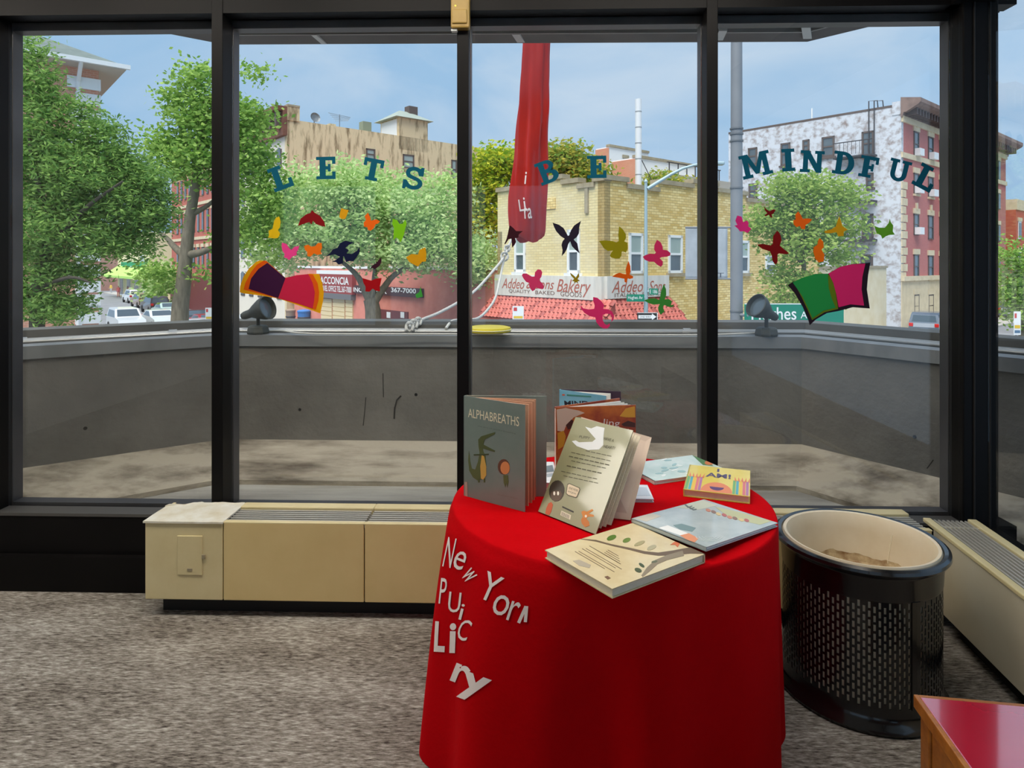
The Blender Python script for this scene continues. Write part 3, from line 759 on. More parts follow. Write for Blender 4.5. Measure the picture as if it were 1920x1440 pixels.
def board(P4, t, m, name, parent, away=True):
    """slab of thickness t on four corners (BL, BR, TR, TL)"""
    a, b, c, d = [Vector(p) for p in P4]; n = (b - a).cross(d - a).normalized()
    if n.dot(CAM - a) > 0: n = -n
    if not away: n = -n
    vs = [a, b, c, d] + [p + n * t for p in (a, b, c, d)]
    return MB().add(vs, [(0, 1, 2, 3), (7, 6, 5, 4), (0, 4, 5, 1), (1, 5, 6, 2), (2, 6, 7, 3), (3, 7, 4, 0)]).build(name, m, parent)
def upright_book(label, S, Fp, G, H, cov, cov2, paper, npages=4, spine_w=0.012):
    """book standing half open: S spine foot, Fp / G feet of the two fore-edges"""
    S, Fp, G = Vector(S), Vector(Fp), Vector(G); z = Vector((0, 0, H)); up = Vector((0, 0, 0.001))
    o = thing('picture_book', S, label, 'book')
    off = (Fp - S).normalized() * 0
    back = (G - S).normalized(); fr = (Fp - S).normalized(); sd = (back - fr); sd.z = 0; sd = sd.normalized() * spine_w
    S2 = S + sd
    f = board((S, Fp, Fp + z, S + z), 0.003, cov, 'front_cover', o)
    b = board((S2, G, G + z, S2 + z), 0.003, cov2, 'back_cover', o)
    board((S, S2, S2 + z, S + z), 0.003, cov, 'spine', o)
    pz = Vector((0, 0, 0.006))
    for k in range(npages):
        q = (k + 1.0) / (npages + 1)
        e = (Fp + sd * 0.5).lerp(G, q); root = S.lerp(S2, 0.2 + 0.6 * q); d_ = e - root
        e = root + d_.normalized() * (min((Fp - S).length, (G - S).length) - 0.008)
        board((root + pz, e + pz, e + z - pz, root + z - pz), 0.0035, paper, 'page_leaf', o)
    return o, Plane(S, Fp - S, z), f
# A: green-grey book with a reptile and a child
SA = UZ(871, 930, TZ + .001); FA = UZ(984, 960, TZ + .001); GA = W(0.12, 2.319, TZ + .001)
SA.z = FA.z = GA.z = TZ + 0.001
M_covA = mat('cover_sage', (104, 124, 118), 0.35, coat=0.4, rgb2=(126, 138, 132), nscale=3)
oA, pA, fA = upright_book('tall sage green picture book standing half open, painted reptile and child on it', SA, FA, GA, 0.349, M_covA, mat('cover_lining', (150, 160, 150), 0.5), mat('salmon_page', (224, 172, 140), 0.75, rgb2=(214, 158, 124), nscale=5), 4)
def c1(x, y): return 840 + x / 4.8, 720 + y / 4.8
def pp(pl, pts, c, par, name, z=0.0006): return print_poly(pl, [c1(*q) for q in pts], c, par, name, z)
text_px(pA, 'ALPHABREATHS', c1(182, 298), c1(640, 382), c1(182, 218), (232, 226, 196), fA, name='printed_title')
text_px(pA, 'the abcs of mindful breathing', c1(270, 385), c1(610, 455), c1(270, 370), (84, 98, 92), fA)
pp(pA, [(188, 600), (182, 690), (192, 780), (225, 840), (270, 870), (300, 860), (335, 820), (345, 740), (340, 650), (320, 610), (310, 560), (290, 510), (272, 500), (275, 560), (285, 620), (270, 700), (245, 770), (215, 760), (200, 690), (196, 640)], (86, 96, 52), fA, 'painted_reptile')
pp(pA, [(272, 500), (300, 470), (425, 432), (420, 452), (330, 500), (320, 545), (425, 600), (420, 612), (330, 585), (285, 575)], (78, 88, 48), fA, 'painted_snout', 0.0008)
pp(pA, [(305, 640), (325, 650), (345, 740), (345, 820), (320, 860), (298, 850), (292, 740)], (206, 168, 78), fA, 'painted_belly', 0.001)
pp(pA, [(232, 632), (366, 626), (366, 638), (234, 644)], (70, 80, 46), fA, 'painted_arms', 0.0012)
pp(pA, [(272, 850), (286, 850), (286, 886), (270, 886)], (80, 90, 50), fA, 'painted_foot', 0.0008)
pp(pA, [(322, 850), (336, 850), (336, 886), (322, 886)], (80, 90, 50), fA, 'painted_foot', 0.0008)
pp(pA, ell(502, 745, 54, 70), (104, 62, 44), fA, 'painted_hair')
pp(pA, ell(515, 755, 42, 58), (214, 140, 84), fA, 'painted_face', 0.0009)
pp(pA, [(498, 820), (540, 820), (546, 880), (536, 930), (526, 890), (516, 930), (502, 890)], (92, 104, 60), fA, 'painted_clothes', 0.0008)
pp(pA, [(142, 880), (176, 880), (178, 1014), (142, 1010)], (176, 156, 140), fA, 'spine_label', 0.0012)
text_px(pA, 'Christopher Willard', c1(440, 1000), c1(625, 1040), c1(440, 985), (112, 110, 104), fA)
# B: orange autumn book, C: blue book
SB = UD(1043, 800, 2.45); FB = UD(1192, 800, 2.495); GB = UD(1162, 800, 2.62)
for p in (SB, FB, GB): p.z = TZ + 0.001
M_covB = mat('cover_autumn', (158, 62, 34), 0.35, coat=0.5, rgb2=(206, 112, 44), nscale=9, ramp=(0.4, 0.62))
oB, pB, fB = upright_book('orange autumn-coloured picture book standing open behind the cream book', SB, FB, GB, 0.282, M_covB, M_covB, M_page_w, 4)
pp(pB, [(975, 230), (1060, 215), (1180, 240), (1230, 260), (1130, 300), (1060, 380), (1040, 430), (985, 420)], (222, 196, 172), fB, 'painted_sky')
pp(pB, [(985, 440), (1040, 420), (1060, 470), (1040, 560), (990, 590)], (206, 150, 40), fB, 'painted_leaves', 0.0008)
pp(pB, [(1545, 290), (1600, 220), (1680, 200), (1685, 300), (1600, 300)], (218, 160, 50), fB, 'painted_leaves', 0.0008)
pp(pB, [(1560, 360), (1620, 330), (1685, 350), (1685, 390), (1580, 380)], (70, 34, 26), fB, 'painted_branch', 0.0008)
pp(pB, [(1060, 370), (1110, 320), (1130, 330), (1110, 400), (1080, 410)], (70, 34, 26), fB, 'painted_branch', 0.001)
text_px(pB, 'ling', c1(1395, 388), c1(1540, 400), c1(1395, 312), (240, 226, 220), fB, z=0.0012, name='printed_title')
text_px(pB, 'with', c1(1480, 445), c1(1650, 455), c1(1480, 395), (240, 226, 220), fB, z=0.0012, name='printed_title')
SC_ = UD(1050, 800, 2.76); FC = UD(1136, 800, 2.63); GC = UD(1164, 800, 2.72)
for p in (SC_, FC, GC): p.z = TZ + 0.001
M_covC = mat('cover_blue', (104, 170, 200), 0.35, coat=0.5, rgb2=(130, 190, 212), nscale=5)
oC, pC, fC = upright_book('light blue picture book at the back of the table, mostly hidden by the orange one', SC_, FC, GC, 0.289, M_covC, mat('cover_plum', (66, 50, 66), 0.4), M_page_w, 3)
pp(pC, [(1070, 92), (1290, 108), (1290, 120), (1070, 106)], (60, 130, 120), fC, 'painted_stripe')
pp(pC, ell(1040, 98, 14, 8), (190, 90, 70), fC, 'painted_patch')
text_px(pC, 'MIND', c1(1050, 196), c1(1270, 200), c1(1050, 150), (30, 34, 50), fC, bold=0.02, name='printed_title')
# D: cream-green book propped open, leaning
M_covD = mat('cover_cream_green', (142, 142, 106), 0.3, coat=0.5, rgb2=(152, 152, 118), nscale=3)
oD_ = thing('picture_book', W(0.17, 2.07, TZ), 'glossy cream-green picture book propped open and leaning back, rabbit and child on it', 'book')
BLd = W(0.0867, 2.168, TZ + .005); BRd = W(0.249, 1.985, TZ + .005); vD = W(0.133, 0.118, 0.28)
TLd, TRd = BLd + vD, BRd + vD
fD = board((BLd, BRd, TRd, TLd), 0.003, M_covD, 'front_cover', oD_)
BLr = W(0.105, 2.18, TZ + .005); BRr = W(0.372, 2.096, TZ + .005); TLr = W(0.2395, 2.300, 1.022); TRr = W(0.47, 2.245, 0.966)
bD = board((BLr, BRr, TRr, TLr), 0.003, mat('cover_pinkish', (222, 200, 182), 0.5, rgb2=(214, 190, 170), nscale=3), 'back_cover', oD_)
board((BLd, BLr, TLr, TLd), 0.003, M_covD, 'spine', oD_)
for k, (q, l_) in enumerate(((0.14, .93), (0.24, .95), (0.36, .96), (0.5, .97))):
    a = BLd.lerp(BLr, .3 + .1 * k); d = TLd.lerp(TLr, .3 + .1 * k); b = a.lerp(BRd.lerp(BRr, q), l_); c = d.lerp(TRd.lerp(TRr, q), l_)
    up = Vector((0, 0, .004))
    pg = board((a + up, b + up, c - up * 2, d - up * 2), 0.002, M_page, 'page_leaf', oD_)
    if k == 3:
        pq = Plane(a + up, b - a, d - a)
        print_poly(pq, [c1(*q_) for q_ in ell(1548, 1195, 22, 68, 8)], (96, 62, 40), pg, 'painted_figure')
        print_poly(pq, [c1(*q_) for q_ in ell(1575, 1108, 28, 20)], (150, 164, 170), pg, 'painted_figure')
pD = Plane(BLd, BRd - BLd, vD)
text_px(pD, 'PUPPY', c1(1180, 485), c1(1275, 500), c1(1184, 462), (70, 66, 50), fD)
text_px(pD, 'HAVE A', c1(1398, 502), c1(1490, 525), c1(1402, 475), (70, 66, 50), fD)
text_px(pD, 'HEART?', c1(1400, 575), c1(1500, 592), c1(1404, 548), (70, 66, 50), fD)
pp(pD, [(1115, 515), (1150, 508), (1180, 525), (1300, 520), (1330, 495), (1290, 450), (1235, 385), (1290, 400), (1340, 380), (1410, 395), (1400, 470), (1398, 550), (1360, 590), (1260, 595), (1160, 560)], (226, 230, 232), fD, 'sticker')
for k, (x, y, L) in enumerate(((1240, 600, 240), (1110, 615, 360), (1090, 650, 370), (1110, 690, 320), (1070, 735, 320), (1020, 785, 330), (1040, 825, 320))):
    n = max(3, L // 42)
    for j in range(n):
        x0 = x + L * j / n; x1 = x + L * (j + .8) / n
        pp(pD, line_px([(x0, y + (x0 - x) * .22), (x1, y + (x1 - x) * .22)], 9 if k in (2, 4) else 6), (86, 84, 62), fD, 'printed_line')
pp(pD, ell(980, 962, 70, 96, 8), (62, 54, 44), fD, 'painted_hair')
pp(pD, [(925, 985), (950, 960), (1010, 960), (1030, 1000), (1005, 1048), (960, 1058), (930, 1030)], (92, 72, 56), fD, 'painted_face', 0.0009)
for x in (958, 992): pp(pD, ell(x, 985, 9, 18), (232, 228, 214), fD, 'painted_eye', 0.0012)
pp(pD, [(930, 1062), (945, 1085), (930, 1150), (905, 1200), (868, 1188), (885, 1120), (905, 1075)], (190, 84, 44), fD, 'painted_jumper', 0.0008)
pp(pD, [(1075, 900), (1095, 893), (1185, 932), (1192, 950), (1165, 1020), (1150, 1027), (1080, 1005), (1060, 985)], (90, 86, 64), fD, 'speech_bubble')
pp(pD, [(1080, 908), (1095, 901), (1178, 937), (1184, 950), (1160, 1012), (1148, 1018), (1084, 998), (1068, 983)], (224, 208, 178), fD, 'speech_bubble', 0.0009)
text_px(pD, 'FEVE MORE', c1(1088, 945), c1(1168, 972), c1(1092, 925), (90, 80, 60), fD, z=0.0012)
text_px(pD, 'and gone', c1(1078, 975), c1(1148, 1000), c1(1082, 955), (90, 80, 60), fD, z=0.0012)
pp(pD, [(1030, 1098), (1132, 1146), (1130, 1160), (1028, 1112)], (50, 48, 42), fD, 'printed_bar')
pp(pD, [(1022, 1140), (1108, 1180), (1100, 1222), (1012, 1180)], (220, 214, 190), fD, 'printed_barcode')
for k in range(9): pp(pD, line_px([(1028 + 8 * k, 1150 + 3.8 * k), (1022 + 8 * k, 1182 + 3.8 * k)], 3), (60, 58, 50), fD, 'barcode_bar', 0.0009)
pp(pD, [(1200, 1150), (1225, 1140), (1250, 1150), (1300, 1125), (1310, 1140), (1265, 1165), (1315, 1180), (1312, 1195), (1262, 1195), (1245, 1210), (1215, 1200)], (206, 132, 56), fD, 'painted_rabbit')
pp(pD, [(1210, 1200), (1245, 1210), (1270, 1240), (1275, 1275), (1235, 1290), (1205, 1255), (1198, 1225)], (198, 120, 48), fD, 'painted_rabbit', 0.0008)
pp(pD, ell(1242, 1190, 10, 12), (236, 230, 214), fD, 'painted_eye', 0.001)

# ------------------------------------------------------------------ black perforated trash can with a cream liner
KC = W(1.28, 2.46)
M_can = mat('black_enamel', (16, 15, 17), 0.22, coat=0.4)
can_t = thing('trash_can', (KC.x, KC.y, 0), 'round black perforated metal trash can with a cream liner', 'trash can')
def perf():
    mb = MB(); r = 0.262; NC, NR = 104, 12; z0, z1 = 0.075, 0.432
    seam = -math.pi / 2 + math.radians(14)
    for i in range(NC):
        a0, a1 = 2 * math.pi * i / NC, 2 * math.pi * (i + 1) / NC
        am = (a0 + a1) / 2
        P = lambda a, z: (KC.x + r * math.cos(a), KC.y + r * math.sin(a), z)
        solid = abs((am - seam + math.pi) % (2 * math.pi) - math.pi) < 0.075
        hz = (z1 - z0) / NR; sh = hz / 2 if i % 2 else 0
        if solid:
            mb.add([P(a0, z0), P(a1, z0), P(a1, z1), P(a0, z1)], [(0, 1, 2, 3)]); continue
        ha, hb = a0 + (a1 - a0) * .26, a0 + (a1 - a0) * .74
        rows = [(z0 + sh + k * hz + hz * .13, z0 + sh + (k + 1) * hz - hz * .13) for k in range(NR - (1 if sh else 0))]
        zz = [z0] + [q for p in rows for q in p] + [z1]
        vs = []
        for z in zz: vs += [P(a0, z), P(ha, z), P(hb, z), P(a1, z)]
        fs = []
        for k in range(len(zz) - 1):
            b = 4 * k
            fs.append((b, b + 1, b + 5, b + 4)); fs.append((b + 2, b + 3, b + 7, b + 6))
            if k % 2 == 0: fs.append((b + 1, b + 2, b + 6, b + 5))
        mb.add(vs, fs)
    return mb
pf = perf().build('perforated_shell', M_can, can_t)
sol = pf.modifiers.new('thick', 'SOLIDIFY'); sol.thickness = 0.003
cl = (KC.x, KC.y, 0)
MB().lathe([(0.262, 0.43), (0.264, 0.435), (0.268, 0.505), (0.274, 0.515), (0.284, 0.52), (0.29, 0.53), (0.288, 0.54), (0.278, 0.546), (0.266, 0.543), (0.26, 0.534), (0.256, 0.51), (0.256, 0.43)], 72, cl).build('rim_band', M_can, can_t, smooth=True)
MB().lathe([(0.262, 0.078), (0.264, 0.05), (0.272, 0.03), (0.284, 0.022), (0.29, 0.012), (0.286, 0.0), (0.0, 0.0), (0.0, 0.01), (0.255, 0.02), (0.258, 0.078)], 72, cl).build('base_ring', M_can, can_t, smooth=True)
M_liner = mat('cream_liner', (226, 214, 190), 0.4, rgb2=(214, 198, 168), nscale=4)
ln = MB().lathe([(0.2565, 0.06), (0.2565, 0.42), (0.25, 0.44), (0.25, 0.5), (0.256, 0.528), (0.262, 0.538), (0.258, 0.547), (0.248, 0.545), (0.241, 0.53), (0.234, 0.49), (0.228, 0.385), (0.223, 0.366), (0.20, 0.358), (0.001, 0.358)], 72, cl).build('liner', M_liner, can_t, smooth=True)
# rust at the bottom of the liner, hairline crack up its side
M_rust = mat('rust_stain', (128, 92, 56), 0.85, rgb2=(212, 194, 156), nscale=14, ramp=(0.35, 0.65))
mb = MB(); rng = random.Random(3); n = 90; vs = []
for j in range(n):
    a = 2 * math.pi * j / n; h = 0.024 + 0.005 * math.sin(5 * a) + 0.004 * math.sin(13 * a) + rng.uniform(0, .006)
    vs += [(KC.x + .2215 * math.cos(a), KC.y + .2215 * math.sin(a), 0.3665), (KC.x + .2265 * math.cos(a), KC.y + .2265 * math.sin(a), 0.385), (KC.x + (.2268 + (h - .02) * .055) * math.cos(a), KC.y + (.2268 + (h - .02) * .055) * math.sin(a), 0.366 + h)]
fs = []
for j in range(n):
    k = (j + 1) % n
    fs += [(3 * j, 3 * k, 3 * k + 1, 3 * j + 1), (3 * j + 1, 3 * k + 1, 3 * k + 2, 3 * j + 2)]
c = len(vs); vs.append((KC.x, KC.y, 0.3605)); fs += [(c, 3 * j, 3 * ((j + 1) % n)) for j in range(n)]
MB().add(vs, fs).build('rust_stain', M_rust, ln)
cr_pts = []
for k in range(9):
    a = math.radians(38) + 0.012 * (k % 2) - 0.008 * k; z = 0.385 + 0.0145 * k; r = 0.228 + (z - .385) * .057 - .001
    cr_pts.append((KC.x + r * math.cos(a), KC.y + r * math.sin(a), z))
MB().tube(cr_pts, 0.0011, 4).build('crack', mat('crack_pale', (250, 244, 224), 0.5), ln)

# ------------------------------------------------------------------ red-topped wooden bench in the corner
BZ = 0.42
b0 = UZ(1712, 1300, BZ); b1 = UZ(1810, 1440, BZ)
bd = (b1 - b0).to_2d().normalized(); bang = math.atan2(bd.y, bd.x)
MBn = Matrix.Translation((b0.x, b0.y, 0)) @ Matrix.Rotation(bang, 4, 'Z')   # x towards the room, y to the right
M_wood = mat('honey_oak', (176, 112, 42), 0.4, rgb2=(140, 82, 28), nscale=5, nstretch=(0.4, 6, 6), coat=0.2)
M_redtop = mat('red_laminate', (190, 22, 52), 0.16, spec=1.0, coat=1.0, coat_ior=2.6, rgb2=(182, 18, 46), nscale=2)
bn = thing('bench', (b0.x, b0.y, 0), 'low honey oak bench with a glossy red laminate top', 'bench')
MB().bbox((0.012, 0.012, BZ - 0.016), (0.85, 0.50, BZ), 0.003, MBn).build('top', M_redtop, bn)
MB().bbox((0.0, 0.0, BZ - 0.035), (0.862, 0.014, BZ - 0.001), 0.003, MBn).build('edge_band', M_wood, bn)
MB().bbox((0.0, 0.012, BZ - 0.035), (0.014, 0.512, BZ - 0.001), 0.003, MBn).build('edge_band', M_wood, bn)
for x, y in ((0.012, 0.012), (0.012, 0.45), (0.79, 0.012), (0.79, 0.45)):
    MB().bbox((x, y, 0), (x + 0.05, y + 0.05, BZ - 0.02), 0.004, MBn).build('leg', M_wood, bn)
MB().bbox((0.062, 0.018, 0.22), (0.79, 0.038, BZ - 0.03), 0.003, MBn).build('apron', M_wood, bn)
MB().bbox((0.018, 0.062, 0.22), (0.038, 0.45, BZ - 0.03), 0.003, MBn).build('apron', M_wood, bn)

# ------------------------------------------------------------------ motion sensor at the top of the middle mullion
sa, sb = U(845, 52, YF - 0.045), U(880, -10, YF - 0.045)
sn = thing('motion_sensor', ((sa.x + sb.x) / 2, YF, sa.z), 'aged yellow plastic motion sensor box on the middle window mullion', 'sensor')
M_ylw = mat('aged_plastic', (160, 132, 66), 0.5, rgb2=(150, 120, 56), nscale=8)
MB().bbox((sa.x, YF - 0.045, sa.z), (sb.x, YF + 0.002, sa.z + 0.19), 0.008).build('housing', M_ylw, sn)
MB().bbox((sa.x + 0.006, YF - 0.053, sa.z + 0.018), (sb.x - 0.010, YF - 0.04, sa.z + 0.085), 0.006).build('lens_cover', M_ylw, sn)
MB().lathe([(0.0035, 0), (0.003, 0.002), (0.0001, 0.003)], 10, m=Matrix.Translation((sa.x + 0.022, YF - 0.045, sa.z + 0.102)) @ Matrix.Rotation(math.pi / 2, 4, 'X')).build('indicator_light', mat('amber_led', (255, 214, 70), 0.4, emit=2.0), sn)
MB().box((sa.x, YF - 0.03, sa.z - 0.008), (sa.x + 0.028, YF, sa.z)).build('mounting_tab', M_white, sn)
# ------------------------------------------------------------------ paper cut-outs on the window glass
YD = YG - 0.0036
def decal(name, pts, rgb, label, cat, tf=None, group=None, layer=0):
    P = [tf(*q) for q in pts] if tf else pts
    Q = [U(u, v, YD) for u, v in P]
    z0, z1 = -0.0006 * layer, -0.0006 * (layer + 1)
    n = len(Q); cx = sum(q.x for q in Q) / n; cz = min(q.z for q in Q)
    mb = MB(); m = len(Q)
    vs = [(q.x, YD + z0, q.z) for q in Q] + [(q.x, YD + z1, q.z) for q in Q]
    mb.add(vs, [tuple(range(m)), tuple(range(m, 2 * m))[::-1]] + [(i, (i + 1) % m, m + (i + 1) % m, m + i) for i in range(m)])
    return mb, Vector((cx, YD, cz))
def paper(rgb): return mat('paper_%d_%d_%d' % rgb, rgb, 0.85, spec=0.2, trans=0.3)
def c6(x, y): return 430 + x / 4, 340 + y / 4
def c7(x, y): return 940 + x / 5.0526, 400 + y / 5.0526
def c8(x, y): return 1320 + x / 3.2, 340 + y / 3.2
BUT = [
 (c6, (226, 190, 20), 'lemon yellow folded paper butterfly below the letter L of LETS', [(375,265),(385,300),(380,345),(365,365),(382,395),(365,425),(335,428),(290,422),(298,405),(295,370),(325,355),(335,300),(350,272)]),
 (c6, (140, 14, 22), 'dark red paper moth with drooping wings below the letter E of LETS', [(620,215),(640,235),(680,260),(710,300),(720,340),(690,335),(650,320),(628,295),(615,325),(600,305),(560,318),(515,335),(535,280),(580,245),(608,238)]),
 (c6, (224, 164, 20), 'tiny amber paper butterfly between the dark red moth and an orange butterfly', [(840,200),(860,210),(895,215),(885,245),(870,282),(840,282),(825,268),(830,235)]),
 (c6, (240, 108, 16), 'orange paper butterfly with one upright wing below the letter T', [(1040,235),(1055,265),(1062,295),(1100,285),(1130,298),(1118,315),(1095,325),(1085,350),(1060,370),(1040,365),(1035,345),(1010,340),(1008,310),(1025,290),(1015,260)]),
 (c6, (130, 200, 24), 'lime green paper butterfly with a long tail below the letters T and S', [(1225,278),(1260,292),(1275,320),(1300,318),(1320,285),(1330,320),(1318,355),(1310,400),(1285,460),(1272,435),(1250,420),(1230,440),(1232,390),(1235,350),(1222,320)]),
 (c6, (238, 70, 150), 'bright pink paper butterfly above the fan-shaped paper book', [(395,460),(430,470),(448,500),(465,515),(490,490),(525,485),(518,510),(505,530),(505,555),(475,562),(448,592),(430,575),(410,572),(415,545),(398,520),(392,485)]),
 (c6, (240, 120, 16), 'orange paper butterfly with level wings beside the bright pink one', [(560,485),(590,475),(615,490),(645,485),(665,462),(692,462),(695,500),(685,520),(692,545),(660,552),(635,540),(610,565),(585,562),(585,530),(568,515)]),
 (c6, (18, 26, 62), 'navy blue paper butterfly with swept ragged wings', [(870,445),(940,460),(900,475),(870,500),(895,515),(880,540),(920,545),(960,520),(978,490),(978,530),(955,570),(930,600),(900,598),(875,605),(865,575),(855,560),(850,615),(820,625),(800,605),(765,605),(800,590),(830,565),(790,548),(755,555),(720,565),(760,535),(775,510),(810,500),(830,465)]),
 (c6, (60, 20, 40), 'small plum folded paper butterfly shaped like a boomerang', [(1138,568),(1142,595),(1130,630),(1105,650),(1090,660),(1075,650),(1055,655),(1075,630),(1100,615),(1120,590)]),
 (c6, (222, 164, 14), 'amber paper butterfly turned sideways beside the middle mullion', [(1470,495),(1478,540),(1475,600),(1445,605),(1415,638),(1395,630),(1350,605),(1325,570),(1365,545),(1415,550),(1425,515)]),
 (c6, (176, 8, 20), 'crimson paper butterfly with level wings in front of the forked tree trunk', [(998,725),(1030,735),(1065,745),(1085,735),(1110,728),(1142,725),(1135,760),(1128,790),(1130,825),(1100,820),(1075,805),(1050,828),(1020,825),(1022,790),(1005,760)]),
 (c6, (70, 170, 70), 'small green paper scrap beside the telephone number on the red shop', [(1435,785),(1440,820),(1452,865),(1430,870),(1405,878),(1395,850),(1410,840),(1425,830)]),
 (c7, (60, 22, 32), 'dark plum ragged paper butterfly at the foot of the red banner', [(80,112),(115,140),(140,168),(205,168),(165,200),(160,232),(130,235),(140,270),(125,300),(102,325),(98,270),(95,240),(70,245),(40,290),(28,292),(50,240),(62,190),(70,150)]),
 (c7, (40, 34, 52), 'charcoal swallowtail paper butterfly below the letters B E', [(485,88),(545,108),(590,140),(615,185),(632,215),(645,205),(660,160),(690,115),(755,72),(738,130),(735,190),(715,225),(685,248),(720,285),(730,340),(742,380),(700,345),(668,310),(652,265),(635,290),(620,340),(600,375),(572,405),(580,350),(570,300),(580,265),(600,240),(560,215),(520,170),(500,130)]),
 (c7, (150, 140, 10), 'large olive yellow paper butterfly below the letter E of BE', [(1115,122),(1150,150),(1180,200),(1180,235),(1165,265),(1195,280),(1198,335),(1180,372),(1150,360),(1140,365),(1138,400),(1120,428),(1080,430),(1040,418),(1028,400),(1040,375),(1058,352),(1010,358),(970,330),(945,290),(925,262),(980,256),(1050,262),(1090,275),(1112,262),(1108,200)]),
 (c7, (206, 46, 100), 'rose pink paper butterfly beside the slim street lamp post', [(1475,250),(1510,275),(1528,315),(1530,345),(1570,350),(1602,375),(1600,400),(1560,412),(1520,415),(1500,425),(1530,455),(1528,490),(1510,507),(1480,490),(1445,458),(1400,458),(1360,440),(1340,412),(1365,395),(1410,382),(1450,385),(1465,372),(1448,345),(1450,300)]),
 (c7, (222, 96, 10), 'burnt orange paper butterfly between the olive and rose pink ones', [(1205,452),(1222,500),(1225,550),(1215,580),(1250,598),(1245,615),(1215,622),(1198,615),(1185,658),(1168,650),(1165,620),(1110,610),(1050,600),(1085,575),(1120,562),(1160,575),(1182,578),(1178,530),(1190,490)]),
 (c7, (220, 62, 114), 'rose pink paper butterfly over the bakery sign, beside the word QUALITY', [(205,570),(240,570),(290,600),(315,598),(318,560),(345,530),(375,535),(388,560),(380,600),(358,632),(395,670),(405,700),(395,718),(350,712),(330,700),(318,725),(295,738),(275,715),(262,680),(270,660),(235,650),(205,610),(195,585)]),
 (c7, (160, 136, 16), 'tiny mustard paper butterfly over the word Bakery', [(650,560),(690,592),(705,610),(735,560),(738,600),(722,622),(745,640),(722,645),(730,668),(708,652),(690,668),(692,645),(668,640),(690,622),(660,590)]),
 (c7, (226, 50, 116), 'large hot pink paper butterfly with two curled tails', [(870,793),(910,800),(950,835),(975,870),(965,905),(1010,908),(1050,930),(1068,970),(1062,1010),(1040,1028),(1050,985),(1030,955),(990,950),(960,965),(960,1010),(980,1050),(1005,1058),(1025,1040),(1030,1065),(1005,1090),(965,1090),(930,1070),(900,1030),(890,985),(840,975),(790,945),(755,905),(752,870),(775,900),(830,910),(880,905),(885,870),(870,830)]),
 (c7, (64, 146, 60), 'leaf green paper butterfly with a curled tail beside the street name signs', [(1540,670),(1560,720),(1562,770),(1548,815),(1585,812),(1615,830),(1608,870),(1640,862),(1620,890),(1580,885),(1545,868),(1530,885),(1545,930),(1510,962),(1490,930),(1485,895),(1500,860),(1440,865),(1395,850),(1350,825),(1400,808),(1450,805),(1495,820),(1505,790),(1515,730)]),
 (c8, (232, 50, 140), 'magenta paper butterfly over the thick grey lamp post', [(200,205),(225,212),(235,245),(258,235),(268,250),(265,270),(285,285),(272,300),(262,310),(240,300),(215,300),(205,285),(182,265),(200,262),(188,235)]),
 (c8, (120, 16, 20), 'tiny dark red paper butterfly below the letters M and I', [(358,150),(375,168),(395,180),(415,168),(430,172),(415,195),(405,200),(412,218),(398,215),(390,200),(370,210),(362,205),(380,190),(368,178)]),
 (c8, (236, 104, 14), 'orange paper butterfly below the letter N of MINDFUL', [(565,180),(580,200),(592,225),(625,222),(650,228),(632,248),(610,262),(605,288),(585,285),(575,268),(555,275),(538,258),(535,235),(550,228),(548,200)]),
 (c8, (214, 160, 18), 'amber paper butterfly with spread wings below the letter D', [(812,210),(822,240),(830,268),(862,290),(838,302),(838,328),(805,330),(795,305),(760,312),(725,310),(722,298),(765,288),(792,270),(800,240)]),
 (c8, (106, 170, 46), 'grass green paper butterfly below the letters F and U', [(1115,225),(1120,245),(1135,265),(1132,300),(1145,320),(1110,322),(1090,330),(1070,345),(1062,325),(1035,310),(1022,268),(1050,278),(1085,278),(1108,250)]),
 (c8, (130, 12, 16), 'large dark red paper butterfly below the tiny dark red one', [(440,295),(458,320),(465,350),(455,385),(470,400),(512,432),(495,438),(450,432),(440,440),(442,480),(432,502),(412,480),(405,440),(395,420),(350,405),(318,380),(350,375),(400,385),(412,375),(415,330)]),
 (c8, (238, 116, 12), 'orange folded paper butterfly above the green and pink paper book', [(695,340),(715,362),(718,395),(705,410),(722,440),(718,480),(690,487),(668,465),(656,425),(658,395),(680,380),(685,355)]),
]
for tf, rgb, lab, pts in BUT:
    mb, org = decal('b', pts, rgb, lab, 'b', tf)
    tag(mb.build('paper_butterfly', paper(rgb), origin=org), lab, 'paper butterfly', 'paper butterflies on the window')

def paper_book(label, tf, layers):
    root = None
    for k, (nm, rgb, lay, pts) in enumerate(layers):
        mb, org = decal('p', pts, rgb, '', '', tf, layer=lay)
        if root is None: root = thing('paper_book', org, label, 'paper cutout')
        mb.build(nm, paper(rgb), root)
def cb1(x, y): return 440 + x / 7.385, 480 + y / 7.385
def cb2(x, y): return 1380 + x / 6.4, 480 + y / 6.4
paper_book('open paper book cut-out with plum and coral pages edged orange and yellow', cb1, [
 ('yellow_backing', (236, 172, 8), 0, [(300,80),(345,62),(430,65),(700,300),(1040,245),(1170,250),(1215,380),(1235,500),(1225,620),(1185,795),(900,690),(610,590),(440,560),(110,515),(70,500),(75,420),(120,290),(200,170)]),
 ('orange_layer', (240, 96, 10), 1, [(400,66),(435,64),(700,302),(1030,250),(1085,255),(1150,380),(1170,500),(1160,620),(1125,745),(900,670),(610,585),(420,540),(125,465),(150,370),(230,220),(310,120)]),
 ('plum_page', (62, 18, 60), 2, [(455,95),(705,305),(605,582),(195,455),(230,310),(330,180)]),
 ('coral_page', (216, 36, 76), 2, [(705,305),(860,265),(1020,250),(1080,370),(1110,500),(1100,620),(1080,725),(860,650),(610,582)])])
